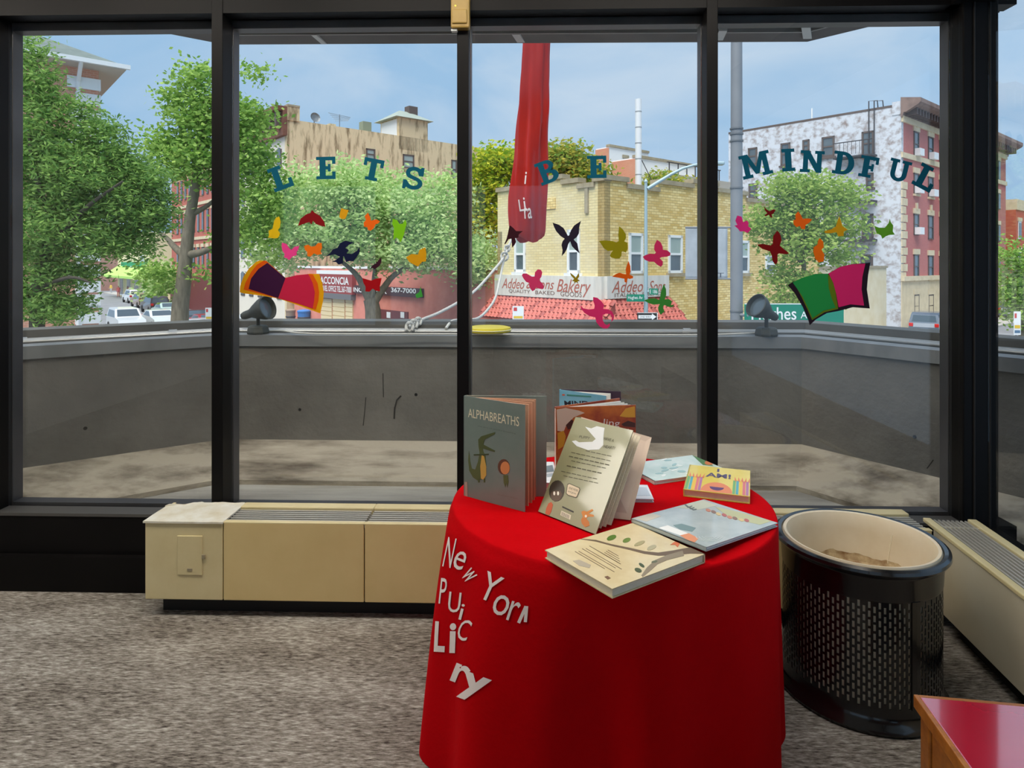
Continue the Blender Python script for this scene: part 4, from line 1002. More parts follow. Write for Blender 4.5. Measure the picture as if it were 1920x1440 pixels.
paper_book('open paper book cut-out with green and hot pink pages on black backing', cb2, [
 ('black_backing', (40, 26, 40), 0, [(620,350),(675,315),(950,214),(1105,212),(1250,129),(1400,97),(1555,85),(1610,80),(1585,230),(1570,400),(1605,630),(1400,615),(1230,660),(1090,685),(960,760),(885,830),(865,760),(800,610),(700,440)]),
 ('olive_layer', (106, 130, 20), 1, [(700,330),(1105,215),(1150,280),(1190,400),(1225,635),(1060,675),(912,768),(860,650),(790,500)]),
 ('green_page', (40, 156, 76), 2, [(680,318),(790,262),(950,216),(1100,213),(1110,380),(1150,520),(1195,620),(1050,655),(915,745),(870,640),(800,490)]),
 ('pink_page', (230, 42, 116), 2, [(1110,210),(1250,130),(1400,98),(1550,92),(1515,250),(1505,400),(1535,595),(1370,580),(1230,615),(1200,450),(1165,320)])])

# slab-serif paper letters
def arc(cx, cy, rx, ry, a0, a1, n=10): return [(cx + rx * math.cos(math.radians(a0 + (a1 - a0) * k / n)), cy + ry * math.sin(math.radians(a0 + (a1 - a0) * k / n))) for k in range(n + 1)]
GL = {
 'L': [(0,0),(.86,0),(.86,.38),(.70,.38),(.70,.17),(.42,.17),(.42,.85),(.56,.85),(.56,1),(0,1),(0,.85),(.15,.85),(.15,.15),(0,.15)],
 'E': [(0,0),(.86,0),(.86,.34),(.71,.34),(.71,.16),(.42,.16),(.42,.43),(.52,.43),(.52,.34),(.64,.34),(.64,.68),(.52,.68),(.52,.58),(.42,.58),(.42,.84),(.71,.84),(.71,.68),(.86,.68),(.86,1),(0,1),(0,.86),(.15,.86),(.15,.14),(0,.14)],
 'F': [(0,0),(.58,0),(.58,.14),(.43,.14),(.43,.40),(.54,.40),(.54,.31),(.66,.31),(.66,.66),(.54,.66),(.54,.56),(.43,.56),(.43,.84),(.72,.84),(.72,.66),(.86,.66),(.86,1),(0,1),(0,.86),(.15,.86),(.15,.14),(0,.14)],
 'T': [(.18,0),(.74,0),(.74,.15),(.60,.15),(.60,.83),(.77,.83),(.77,.64),(.92,.64),(.92,1),(0,1),(0,.64),(.15,.64),(.15,.83),(.32,.83),(.32,.15),(.18,.15)],
 'I': [(0,0),(.58,0),(.58,.15),(.43,.15),(.43,.85),(.58,.85),(.58,1),(0,1),(0,.85),(.15,.85),(.15,.15),(0,.15)],
 'N': [(0,0),(.46,0),(.46,.14),(.36,.14),(.36,.62),(.74,0),(.98,0),(.98,.86),(1.1,.86),(1.1,1),(.66,1),(.66,.86),(.76,.86),(.76,.42),(.40,1),(0,1),(0,.86),(.13,.86),(.13,.14),(0,.14)],
 'M': [(0,0),(.44,0),(.44,.14),(.34,.14),(.34,.66),(.56,.12),(.72,.12),(.94,.66),(.94,.14),(.84,.14),(.84,0),(1.28,0),(1.28,.14),(1.16,.14),(1.16,.86),(1.28,.86),(1.28,1),(.90,1),(.64,.42),(.38,1),(0,1),(0,.86),(.12,.86),(.12,.14),(0,.14)],
 'U': [(0,1),(0,.86),(.12,.86),(.12,.36)] + arc(.5,.34,.38,.34,180,360,14) + [(.88,.86),(1,.86),(1,1),(.56,1),(.56,.86),(.66,.86),(.66,.36)] + arc(.5,.34,.16,.18,0,-180,10) + [(.34,.86),(.44,.86),(.44,1)],
 'D': [(0,0),(.42,0)] + arc(.42,.5,.50,.5,-90,90,16) + [(0,1),(0,.86),(.13,.86),(.13,.5),(.38,.5),(.38,.85)] + arc(.42,.5,.24,.35,90,-90,12) + [(.38,.15),(.38,.499),(.13,.499),(.13,.14),(0,.14)],
 'B': [(0,0),(.5,0)] + arc(.5,.28,.38,.28,-90,78,10) + arc(.48,.75,.32,.25,-66,90,10) + [(0,1),(0,.86),(.13,.86),(.13,.75),(.38,.75),(.38,.86),(.46,.86)] + arc(.46,.74,.12,.12,90,-90,8) + [(.38,.62),(.38,.749),(.13,.749),(.13,.28),(.38,.28),(.38,.44),(.48,.44)] + arc(.48,.29,.15,.15,90,-90,8) + [(.38,.14),(.38,.279),(.13,.279),(.13,.14),(0,.14)],
}
def s_glyph():
    c = [(.74,.74)] + arc(.44,.72,.28,.19,15,250,12) + [(.42,.55),(.5,.5)] + arc(.46,.28,.29,.20,75,-165,14)
    w = [0.2] * len(c)
    poly = line_px(c, w)
    k = len(c)
    L, R = poly[:k], poly[k:][::-1]
    # slab ends
    L = L; R = R
    return [(.66,.62)] + [(.86,.62),(.86,1.0),(.74,1.0),(.70,.94)] + arc(.44,.72,.37,.28,50,232,12) + arc(.46,.29,.20,.12,72,-160,10)[0:11] + [(.14,.40),(.0,.40),(.0,0),(.11,0),(.15,.05)] + arc(.46,.28,.40,.28,-138,62,14) + arc(.44,.72,.18,.11,250,30,10)
GL['S'] = s_glyph()
M_teal = paper((8, 92, 116))
LET = [('L', 526, 333, 45, 20, 'teal slab-serif paper letter L starting the word LETS'), ('E', 611, 315, 42, 1, 'teal slab-serif paper letter E in the word LETS'),
       ('T', 699, 318, 41, -11, 'teal slab-serif paper letter T in the word LETS'), ('S', 775, 334, 43, -8, 'teal slab-serif paper letter S ending the word LETS'),
       ('B', 1026, 322, 43, 21, 'teal slab-serif paper letter B of the word BE, partly over the banner'), ('E', 1119, 313, 42, 1, 'teal slab-serif paper letter E of the word BE'),
       ('M', 1417, 309, 45, 13, 'teal slab-serif paper letter M starting the word MINDFUL'), ('I', 1478, 300, 42, 3, 'teal slab-serif paper letter I in the word MINDFUL'),
       ('N', 1523, 303, 41, -3, 'teal slab-serif paper letter N in the word MINDFUL'), ('D', 1582, 306, 43, -8, 'teal slab-serif paper letter D in the word MINDFUL'),
       ('F', 1629, 313, 40, -10, 'teal slab-serif paper letter F in the word MINDFUL'), ('U', 1686, 320, 41, -14, 'teal slab-serif paper letter U in the word MINDFUL'),
       ('L', 1736, 333, 45, -28, 'teal slab-serif paper letter L ending the word MINDFUL')]
for ch, u, v, h, rot, lab in LET:
    g = GL[ch]; xs = [p[0] for p in g]; cx = (min(xs) + max(xs)) / 2; c, s = math.cos(math.radians(rot)), math.sin(math.radians(rot))
    pts = []
    for x, y in g:
        a, b = (x - cx) * h, (y - .5) * h
        pts.append((u + a * c - b * s, v - (a * s + b * c)))
    mb, org = decal('l', pts, None, '', '')
    tag(mb.build('paper_letter', M_teal, origin=org), lab, 'paper letter', 'paper letters on the window')
# ================================================================== the street outside
ZST = -3.3
GA = math.atan2(0.65, 0.76)                     # the street grid: faces along B run to the right, faces along A to the left
AD, BD = Vector((-0.65, 0.76)).normalized(), Vector((0.76, 0.65)).normalized()   # in the photographer's frame
GR = GA + YAW
M_asph = mat('asphalt', (118, 120, 124), 0.9, rgb2=(134, 136, 140), nscale=0.6)
M_pave = mat('sidewalk', (168, 164, 158), 0.9, rgb2=(184, 180, 172), nscale=0.8)
M_pane = mat('dark_pane', (74, 84, 92), 0.08, rgb2=(104, 116, 124), nscale=0.5, spec=0.7)
M_blind = mat('blind_pane', (168, 184, 178), 0.15, rgb2=(150, 166, 160), nscale=0.7, spec=0.6)
M_wwhite = mat('window_white', (236, 238, 238), 0.5)
M_wbrown = mat('window_brown', (96, 82, 76), 0.6)
M_cream_st = mat('cream_stone', (224, 208, 176), 0.8, rgb2=(208, 190, 156), nscale=2)
struct(MB().box((-170, 5.5, ZST - 0.3), (150, 190, ZST)).build('street', M_asph))

class Bld:
    """a building with its nearest corner at K (photographer's frame); local x runs along B, local y along A, z up from the street"""
    def __init__(s, name, kx, ky, label, group=None):
        s.k = Vector((kx, ky)); p = W(kx, ky, ZST)
        s.o = thing(name, p, label, 'building', group, GR)
    def sol(s, u, d):
        a = (u - CXP) / FPX
        return (a * s.k.y - s.k.x) / (d.x - a * d.y)
    def R(s, u, v):
        t = s.sol(u, BD); return t, HC + (HYP - v) / FPX * (s.k.y + BD.y * t) - ZST
    def L(s, u, v):
        t = s.sol(u, AD); return t, HC + (HYP - v) / FPX * (s.k.y + AD.y * t) - ZST
    def f(s, face, u, v): return s.R(u, v) if face == 'R' else s.L(u, v)
    @staticmethod
    def P(face, a, d, z): return (a, -d, z) if face == 'R' else (-d, a, z)
    def box(s, mb, face, a0, a1, z0, z1, d0, d1):
        p, q = s.P(face, a0, d0, z0), s.P(face, a1, d1, z1)
        return mb.box(tuple(min(x, y) for x, y in zip(p, q)), tuple(max(x, y) for x, y in zip(p, q)))
    def part(s, name, m, face, a0, a1, z0, z1, d0, d1, parent=None):
        return s.box(MB(), face, a0, a1, z0, z1, d0, d1).build(name, m, parent or s.o, local=True)
    def wallpoly(s, name, m, face, poly, t=0.35, parent=None):
        return MB().prism(poly, 0, -t, lambda x, y, z: s.P(face, x, z, y)).build(name, m, parent or s.o, local=True)
    def rect(s, face, u0, v0, u1, v1):
        a0, z = s.f(face, u0, (v0 + v1) / 2); a1, _ = s.f(face, u1, (v0 + v1) / 2)
        _, zt = s.f(face, (u0 + u1) / 2, v0); _, zb = s.f(face, (u0 + u1) / 2, v1)
        return min(a0, a1), max(a0, a1), zb, zt
    def win(s, face, u0, v0, u1, v1, fm, pm, fw=0.09, sash=True, sill=None, lintel=None, keystone=False, lower=None):
        a0, a1, z0, z1 = s.rect(face, u0, v0, u1, v1)
        mb = MB()
        for q in ((a0, a1, z0, z0 + fw), (a0, a1, z1 - fw, z1), (a0, a0 + fw, z0, z1), (a1 - fw, a1, z0, z1)): s.box(mb, face, *q, -0.02, 0.07)
        if sash: s.box(mb, face, a0, a1, (z0 + z1) / 2 - fw * .4, (z0 + z1) / 2 + fw * .4, -0.02, 0.06)
        w = mb.build('window', fm, s.o, local=True)
        zm = (z0 + z1) / 2
        if sash:
            s.part('pane', pm, face, a0 + fw * .8, a1 - fw * .8, zm, z1 - fw * .8, 0.0, 0.025, w)
            s.part('pane', lower or pm, face, a0 + fw * .8, a1 - fw * .8, z0 + fw * .8, zm, 0.0, 0.015, w)
        else: s.part('pane', pm, face, a0 + fw * .8, a1 - fw * .8, z0 + fw * .8, z1 - fw * .8, 0.0, 0.02, w)
        if sill: s.part('sill', sill, face, a0 - .12, a1 + .12, z0 - .16, z0, -0.02, 0.14, w)
        if lintel:
            s.part('lintel', lintel, face, a0 - .14, a1 + .14, z1, z1 + .42, -0.02, 0.09, w)
            if keystone: s.part('keystone', lintel, face, (a0 + a1) / 2 - .14, (a0 + a1) / 2 + .14, z1 + .3, z1 + .85, -0.02, 0.12, w)
        return w, (a0, a1, z0, z1)
    def text(s, face, txt, u0, v0, u1, v1, m, d, parent=None, name='lettering', **k):
        """words filling the patch between (u0,v0) and (u1,v1) of a face"""
        a0, a1, z0, z1 = s.rect(face, u0, v0, u1, v1)
        vs, fs = text_fit(txt, abs(a1 - a0), z1 - z0, **k)
        pts = [s.P(face, a0 + x if face == 'R' else a1 - x, d, z0 + y) for x, y in vs]
        return MB().add(pts, fs).build(name, m, parent or s.o, local=True)

# ------------------------------------------------------------------ the corner bakery
bk = Bld('bakery_building', 3.74, 27.0, 'two-storey yellow brick corner bakery with stepped parapet and red tile awning')
M_bkL = brick_mat('pale_brick', (232, 216, 164), (218, 198, 142), (200, 184, 140), 0.34, 0.115, (224, 214, 186))
M_bkR = brick_mat('yellow_brick', (216, 182, 108), (252, 230, 168), (186, 158, 98), 0.34, 0.115, (206, 178, 118))
M_cop = mat('coping_stone', (150, 138, 114), 0.85, rgb2=(172, 160, 134), nscale=3)
tL = bk.sol(933, AD); tR = bk.sol(1535, BD)
def steps(face, prof, end):
    """stepped wall top: prof = [(u_end, v_top)...] from the corner outwards"""
    poly = [(0.0, 0.0)]; caps = []; a = 0.0
    for u, v in prof:
        a1, z = bk.f(face, u, v); _, z = bk.f(face, u, v)
        poly += [(a, z), (a1, z)]; caps.append((a, a1, z)); a = a1
    poly += [(a, 0.0)]
    return poly, caps
pL, capsL = steps('L', [(1114, 340), (1085, 353), (1055, 345), (1019, 339), (975, 356), (933, 360)], tL)
pR, capsR = steps('R', [(1176, 341), (1234, 359), (1298, 352), (1345, 349), (1400, 366), (1535, 393)], tR)
bk.wallpoly('front_wall', M_bkL, 'L', pL); bk.wallpoly('side_wall', M_bkR, 'R', pR)
for face, caps in (('L', capsL), ('R', capsR)):
    for a, b, z in caps: bk.part('coping_stone', M_cop, face, a - .05, b + .05, z - .02, z + .18, -0.4, 0.1)
MB().box((0.3, 0.3, 6.2), (tR, tL, 6.5)).build('roof', M_cop, bk.o, local=True)
MB().box((tR - .35, 0.0, 0), (tR, tL, 6.4)).box((0, tL - .35, 0), (tR, tL, 6.4)).build('back_wall', M_bkR, bk.o, local=True)
for r in ((966, 443, 986, 510), (1065, 430, 1088, 512)): bk.win('L', *r, M_wwhite, M_blind, 0.12, sill=M_wwhite, lower=M_pane)
for r in ((1178, 437, 1204, 513), (1252, 441, 1278, 512), (1384, 451, 1403, 512), (1434, 477, 1454, 513)):
    w, (a0, a1, z0, z1) = bk.win('R', *r, M_wwhite, M_blind, 0.12, sill=M_cop, lower=M_pane)
# brown bricked-up panels and ladder-like patches of the front
a0, a1, z0, z1 = bk.rect('L', 1020, 372, 1042, 392); bk.part('brick_panel', M_bkR, 'L', a0, a1, z0, z1, 0, 0.05)
a0, a1, z0, z1 = bk.rect('L', 1098, 350, 1104, 400); bk.part('drain_pipe', M_cop, 'L', a0, a1 , z0, z1, 0, 0.08)
# sign boards
M_sign = mat('sign_white', (224, 222, 214), 0.5, rgb2=(206, 204, 196), nscale=1.2, nstretch=(3, 3, .4))
M_sred = mat('sign_red', (176, 92, 72), 0.6)
M_sbrn = mat('sign_brown', (120, 92, 78), 0.6)
def sign(face, ua, ub, va, vb):
    a0, _ = bk.f(face, ua, 530); a1, _ = bk.f(face, ub, 530); um = (ua + ub) / 2
    _, zt = bk.f(face, um, va); _, zb = bk.f(face, um, vb)
    return bk.part('sign_board', M_sign, face, min(a0, a1), max(a0, a1), zb, zt, -0.02, 0.16), zb, zt
sL, zsb, zst = sign('L', 932, 1133, 516.5, 558); sR, _, _ = sign('R', 1133, 1249, 517, 557.5)
bk.text('L', 'Addeo', 946, 522, 988, 541, M_sred, 0.168, sL, shear=0.35); bk.text('L', '&', 992, 524, 1004, 541, M_sred, 0.168, sL, shear=0.35)
bk.text('L', 'Sons', 1008, 523, 1044, 542, M_sred, 0.168, sL, shear=0.35); bk.text('L', 'Bakery', 1049, 524, 1113, 556, M_sred, 0.168, sL, shear=0.35)
bk.text('L', 'QUALITY', 959, 543, 999, 550, M_sbrn, 0.168, sL); bk.text('L', 'BAKED', 1009, 545, 1045, 552, M_sbrn, 0.168, sL); bk.text('L', 'GOODS', 1056, 547, 1096, 556, M_sbrn, 0.168, sL)
bk.text('R', 'Addeo', 1141, 526, 1200, 548, M_sred, 0.168, sR, shear=0.35); bk.text('R', '&', 1202, 532, 1210, 546, M_sred, 0.168, sR, shear=0.35); bk.text('R', 'Sons', 1211, 526, 1242, 546, M_sred, 0.168, sR, shear=0.35)
bk.text('R', 'ITALIAN', 1147, 549, 1188, 556, M_sbrn, 0.168, sR); bk.text('R', 'BREADS', 1199, 547, 1240, 554, M_sbrn, 0.168, sR)
# awning of curved red tiles below the signs, tile by tile
M_tile = mat('red_tile', (176, 82, 72), 0.6, rgb2=(204, 118, 104), nscale=2.2)
M_tile2 = mat('red_tile_dark', (146, 62, 56), 0.6, rgb2=(172, 84, 74), nscale=2.2)
tile_mesh = None
def awning(face, a0, a1):
    zt = zsb; out, drop = 0.95, 0.98
    base = MB().prism([(0.02, zt), (out, zt - drop), (out, zt - drop - .1), (0.02, zt - drop - .1)], a0, a1, lambda d, z, a: bk.P(face, a, d, z)).build('awning', M_tile2, bk.o, local=True)
    n = int(round((a1 - a0) / 0.26)); global tile_mesh
    rows = 5; sl = math.hypot(out, drop)
    for r in range(rows):
        for k in range(n):
            d = (r + .5) / rows; a = a0 + (k + (.75 if r % 2 else .25)) * (a1 - a0) / n
            if a > a1 - .05: continue
            if tile_mesh is None:
                vs = []; m = 6
                for yy in (0, 1):
                    for i in range(m + 1):
                        x = -0.125 + 0.25 * i / m; vs.append((x, (yy - .5) * (sl / rows + .04), 0.05 * math.sin(math.pi * i / m) + (0.02 if yy else 0.0) + 0.01))
                fs = [(i, i + 1, m + 2 + i, m + 1 + i) for i in range(m)] + [tuple(range(m + 1))[::-1], tuple(range(m + 1, 2 * m + 2))]
                me = bpy.data.meshes.new('tile'); me.from_pydata(vs, [], fs); me.materials.append(M_tile); tile_mesh = [me, me.copy()]
                tile_mesh[1].materials.clear(); tile_mesh[1].materials.append(M_tile2)
            o = bpy.data.objects.new('tile', tile_mesh[1 if (k * 7 + r * 3) % 5 == 0 else 0]); COL.objects.link(o); o.parent = base
            p = Vector(bk.P(face, a, 0.02 + (out - .02) * d, zt - drop * d))
            down = Vector(bk.P(face, 0, out, -drop)).normalized(); side = Vector(bk.P(face, 1, 0, 0)); nrm = side.cross(down)
            if nrm.z < 0: side = -side; nrm = -nrm
            M4 = Matrix((side, down, nrm)).transposed().to_4x4(); M4.translation = p; o.matrix_local = M4
awning('L', -0.6, tL + .3); awning('R', -0.6, bk.sol(1256, BD))
a, z = bk.R(1460, 440)
bk.part('dark_doorway', M_pane, 'R', 0.4, bk.sol(1247, BD) - .3, 0, 2.4, 0, 0.03)
bk.part('dark_doorway', M_pane, 'L', 0.4, tL - .3, 0, 2.4, 0, 0.03)
# low beige annex
an = Bld('annex_building', *(bk.k + BD * tR), 'low beige stuccoed annex beside the bakery')
ta = an.sol(1662, BD); _, za = an.R(1600, 503)
MB().box((0, 0, 0), (ta, 6, za)).build('wall', mat('beige_stucco', (216, 200, 164), 0.9, rgb2=(226, 214, 186), nscale=1.0), an.o, local=True)
an.part('coping_stone', M_cop, 'R', 0, ta + .05, za, za + .15, -0.4, 0.08)
# ------------------------------------------------------------------ red one-storey shops between the bakery and the tan building
kS = bk.k + AD * (tL + 0.02)
sh = Bld('shop_building', kS.x, kS.y, 'low red-painted shop row with the white shop sign and cream shutters')
LS = 31.2 - tL
M_rst = mat('red_stucco', (228, 146, 128), 0.85, rgb2=(214, 128, 112), nscale=1.2)
_, zS = sh.L(700, 512)
MB().box((0, 0, 0), (9, LS, 4.55)).build('wall', M_rst, sh.o, local=True)
sh.part('coping_stone', M_wwhite, 'L', 0, LS, 4.55, 4.7, -0.35, 0.08)
M_sgR = mat('sign_deep_red', (150, 56, 52), 0.6); M_sgD = mat('sign_dark', (70, 36, 38), 0.6)
a0, a1, z0, z1 = sh.rect('L', 601, 514, 668, 550)
sg = sh.part('sign_board', M_sgR, 'L', a0, a1, z0, z1, 0, 0.3)
sh.part('sign_cap', M_wwhite, 'L', a0, a1, z1, z1 + .25, 0, 0.3)
sh.text('L', 'ACCONCIA', 608, 519, 662, 533, M_wwhite, 0.31, sg, bold=0.02)
sh.text('L', 'TRAVEL OFFICE TEL.367-7000', 607, 536, 667, 547, M_wwhite, 0.31, sg, bold=0.015)
a0, a1, z0, z1 = sh.rect('L', 670, 541, 795, 551)
sg2 = sh.part('sign_board', M_sgD, 'L', a0, a1, z0 - .1, z1 + .1, 0, 0.2)
sh.text('L', '367-7000', 739, 540, 786, 549, M_wwhite, 0.21, sg2, bold=0.02); sh.text('L', 'INCOME TAX', 668, 540, 731, 549, M_wwhite, 0.21, sg2, bold=0.02)
a0, a1, z0, z1 = sh.rect('L', 605, 550, 667, 560); sh.part('shutter_box', mat('box_grey', (110, 108, 110), 0.6), 'L', a0, a1, z0, z1, 0, 0.35)
M_shut = mat('shutter_cream', (232, 212, 168), 0.6)
for (u0, u1) in ((604, 624), (626, 648), (650, 663)):
    a0, a1, z0, z1 = sh.rect('L', u0, 560, u1, 610)
    s_ = sh.part('shutter', M_shut, 'L', a0, a1, 0, z1, 0, 0.05)
    for k in range(12): sh.part('shutter_slat', M_shut, 'L', a0, a1, z1 - .3 * k - .24, z1 - .3 * k, 0.04, 0.09, s_)
a0, a1, z0, z1 = sh.rect('L', 708, 582, 766, 606); dk = sh.part('notice_board', mat('dark_red_panel', (112, 50, 50), 0.6), 'L', a0, a1, z0 - 1, z1, 0, 0.06)
for u in (727, 753):
    q = sh.rect('L', u, 585, u + 7, 596); sh.part('notice', M_wwhite, 'L', *q, 0.05, 0.08, dk)
# ------------------------------------------------------------------ tan stuccoed apartment house
kT = bk.k + AD * 32.7
tn = Bld('apartment_building', kT.x, kT.y, 'tan stuccoed apartment house with streaked side wall and rooftop hut')
M_tan = mat('tan_stucco', (142, 122, 90), 0.9, rgb2=(224, 204, 164), nscale=1.5, nstretch=(1.6, 1.6, 0.3), ramp=(0.36, 0.5), ndetail=8)
M_fac = mat('pale_facade', (230, 222, 208), 0.85)
M_corn = mat('brown_cornice', (128, 84, 66), 0.75, rgb2=(104, 66, 52), nscale=2)
lT = tn.sol(446, AD); rT = tn.sol(905, BD)
_, zr = tn.R(560, 226); _, zr2 = tn.R(856, 271)
MB().add([(0, 0, 0), (rT, 0, 0), (rT, 0, zr2), (0, 0, zr), (0, .4, 0), (rT, .4, 0), (rT, .4, zr2), (0, .4, zr)], [(0, 1, 2, 3), (7, 6, 5, 4), (0, 4, 5, 1), (1, 5, 6, 2), (2, 6, 7, 3), (3, 7, 4, 0)]).build('side_wall', M_tan, tn.o, local=True)
MB().box((0, 0.4, 0), (0.4, lT, zr)).build('front_wall', M_fac, tn.o, local=True)
MB().box((0.4, .4, zr2 - 1.2), (rT, lT, zr2 - 1.0)).build('roof', M_cop, tn.o, local=True)
a0, z0 = tn.R(537, 203); a1, z1 = tn.R(561, 224)
tn.part('end_pier', M_tan, 'R', 0, a1, zr - .1, z1 + .9, -0.5, 0.1); tn.part('coping_stone', M_cop, 'R', 0, rT * 0 + a1, z1 + .9, z1 + 1.05, -0.5, 0.15)
_, zc = tn.L(520, 216)
cn = tn.part('cornice', M_corn, 'L', -.1, lT, zr - 1.3, zr + .6, 0, 0.35)
tn.part('cornice_lip', M_corn, 'L', -.1, lT, zr + .6, zr + .95, 0, 0.95, cn)
for k in range(9): tn.part('bracket', M_wbrown, 'L', .3 + k * 1.2, .6 + k * 1.2, zr - .7, zr + .6, 0.3, 0.75, cn)
for k in range(5):
    for fl in range(4): 
        a = 1.0 + k * 2.1; z = zr - 4.2 - fl * 3.3
        mb = MB(); tn.box(mb, 'L', a, a + .95, z, z + 2.0, 0, 0.06); w = mb.build('window', M_wbrown, tn.o, local=True)
        MB().prism([(a + .1, z + .1), (a + .85, z + .1), (a + .85, z + 1.7)] + [(a + .475 + .375 * math.cos(t), z + 1.7 + .45 * math.sin(t)) for t in [math.pi * q / 8 for q in range(9)]] + [(a + .1, z + 1.7)], 0.02, 0.09, lambda x, y, d: tn.P('L', x, d, y)).build('pane', M_pane, w, local=True)
for r in ((686, 279, 703, 300), (755, 290, 776, 316), (846, 300, 856, 336)): tn.win('R', *r, M_wbrown, M_blind, 0.12, sill=M_cop)
# hut, chimneys and aerials on the roof
a0, a1, z0, z1 = tn.rect('R', 748, 224, 802, 262)
ht = MB().box((a0, 0.0, z0 - 1), (a1, 3.2, z1)).build('roof_hut', M_tan, tn.o, local=True)
MB().box((a0 - .05, 0.3, z0 - .8), (a0, 3.0, z1 - .1)).build('hut_side', M_wwhite, ht, local=True)
MB().add([(a0 - .5, -.4, z1), (a1 + .4, -.4, z1), (a1 + .4, 3.6, z1), (a0 - .5, 3.6, z1), ((a0 + a1) / 2 - .5, 1.6, z1 + 1.0), ((a0 + a1) / 2 + .5, 1.6, z1 + 1.0)], [(0, 1, 5, 4), (1, 2, 5), (2, 3, 4, 5), (3, 0, 4), (3, 2, 1, 0)]).build('hut_roof', mat('slate_green', (150, 160, 150), 0.7), ht, local=True)
MB().box((a1 - 1.2, 1.2, z1), (a1 - .3, 2.0, z1 + 1.5)).build('chimney', M_wbrown, ht, local=True)
for (u0, v0, u1, v1, m_) in ((624, 230, 636, 242, M_tan), (687, 226, 703, 250, mat('chimney_green', (140, 148, 126), 0.8))):
    q = tn.rect('R', u0, v0, u1, v1); MB().box((q[0], .6, q[2] - .6), (q[1], 1.3, q[3])).build('chimney', m_, tn.o, local=True)
a, z = tn.R(647, 240); _, zt = tn.R(647, 211); M_aer = mat('aerial_metal', (130, 134, 138), 0.5, 0.5)
ae = MB().tube([(a, 1, z - .5), (a, 1, zt)], .03, 6).build('aerial', M_aer, tn.o, local=True)
for k in range(5): MB().tube([(a - 1.0 + .2 * k, 1 + .1 * k, zt - .12 * k), (a + 1.0 - .1 * k, 1 - .1 * k, zt - .1 - .1 * k)], .018, 5).build('aerial_rod', M_aer, ae, local=True)
a, z = tn.R(599, 232); MB().tube([(a, 1, z - .5), (a, 1, z + .5)], .04, 6).build('dish_mast', M_aer, tn.o, local=True)
MB().lathe([(0.0, 0), (.3, .06), (.42, .16)], 14, m=Matrix.Translation((a, .9, z + .6)) @ Matrix.Rotation(math.radians(75), 4, 'X')).build('satellite_dish', M_aer, tn.o, local=True)
# ------------------------------------------------------------------ brick row house and green market further down the street
kB = bk.k + AD * 47.0
rb = Bld('brick_row_building', kB.x, kB.y, 'red brick row building with tall narrow windows down the side street')
M_redb = brick_mat('red_brick', (186, 92, 78), (172, 80, 68), (186, 118, 104))
lB = rb.sol(322, AD)
MB().box((0, 0, 0), (10, lB, 15.5)).build('wall', M_redb, rb.o, local=True)
rb.part('belt_course', M_cream_st, 'L', 0, lB, 7.4, 7.7, 0, 0.1); rb.part('belt_course', M_cream_st, 'L', 0, lB, 11.0, 11.3, 0, 0.1)
rb.part('shop_front', mat('dark_red_panel', (112, 50, 50), 0.6), 'L', 0, lB, 0, 3.6, 0, 0.15)
for k in range(11):
    a = .8 + k * 1.6
    for z in (4.4, 8.2, 11.9):
        mb = MB(); rb.box(mb, 'L', a, a + .7, z, z + 2.2, 0, 0.05); w = mb.build('window', M_wbrown, rb.o, local=True)
        rb.part('pane', M_pane, 'L', a + .1, a + .6, z + .1, z + 2.1, 0.02, 0.08, w); rb.part('lintel', M_cream_st, 'L', a - .15, a + .85, z + 2.2, z + 2.55, 0, 0.12, w)
kG = bk.k + AD * 78.0
mk = Bld('market_building', kG.x, kG.y, 'pale yellow corner market with bright green sign and awning')
lG = mk.sol(221, AD)
MB().box((0, 0, 0), (10, lG, 9.0)).build('wall', mat('pale_yellow', (236, 222, 180), 0.85), mk.o, local=True)
M_lime = mat('lime_awning', (176, 222, 108), 0.6); M_grn = mat('sign_green', (16, 150, 96), 0.5)
_, zaw = mk.L(250, 503); _, zaw2 = mk.L(250, 521); _, zsg = mk.L(250, 498)
MB().prism([(0, zaw + .35), (1.9, zaw2 + .3), (1.9, zaw2), (0, zaw2)], 0.3, lG, lambda d, z, a: mk.P('L', a, d, z)).build('awning', M_lime, mk.o, local=True)
sgm = mk.part('sign_board', M_grn, 'L', 0.3, lG * .78, zaw + .3, zsg + .5, 0, 0.4)
mk.text('L', 'FRESH G', 250, 499, 274, 507, M_wwhite, 0.41, sgm)
for k in range(4):
    a = 1 + k * lG / 4; mb = MB(); mk.box(mb, 'L', a, a + 2.4, 0.2, zaw2 - .2, 0, 0.06); w = mb.build('shop_window', M_wwhite, mk.o, local=True); mk.part('pane', M_pane, 'L', a + .2, a + 2.2, .4, zaw2 - .3, 0.02, 0.09, w)
mk.win('L', 264, 478, 271, 497, M_wwhite, M_pane, .15)
kE = bk.k + AD * 118
en = Bld('corner_building', kE.x - 6, kE.y, 'dark reddish shop house closing the end of the street')
MB().box((0, 0, 0), (10, 25, 8)).build('wall', mat('faded_red', (176, 128, 116), 0.85, rgb2=(190, 150, 134), nscale=.7), en.o, local=True)
for k in range(6):
    mb = MB(); en.box(mb, 'L', 1 + 3.5 * k, 3 + 3.5 * k, .3, 3.2, 0, 0.06); w = mb.build('shop_window', M_wbrown, en.o, local=True); en.part('pane', M_pane, 'L', 1.2 + 3.5 * k, 2.8 + 3.5 * k, .5, 3.0, 0.02, 0.1, w)
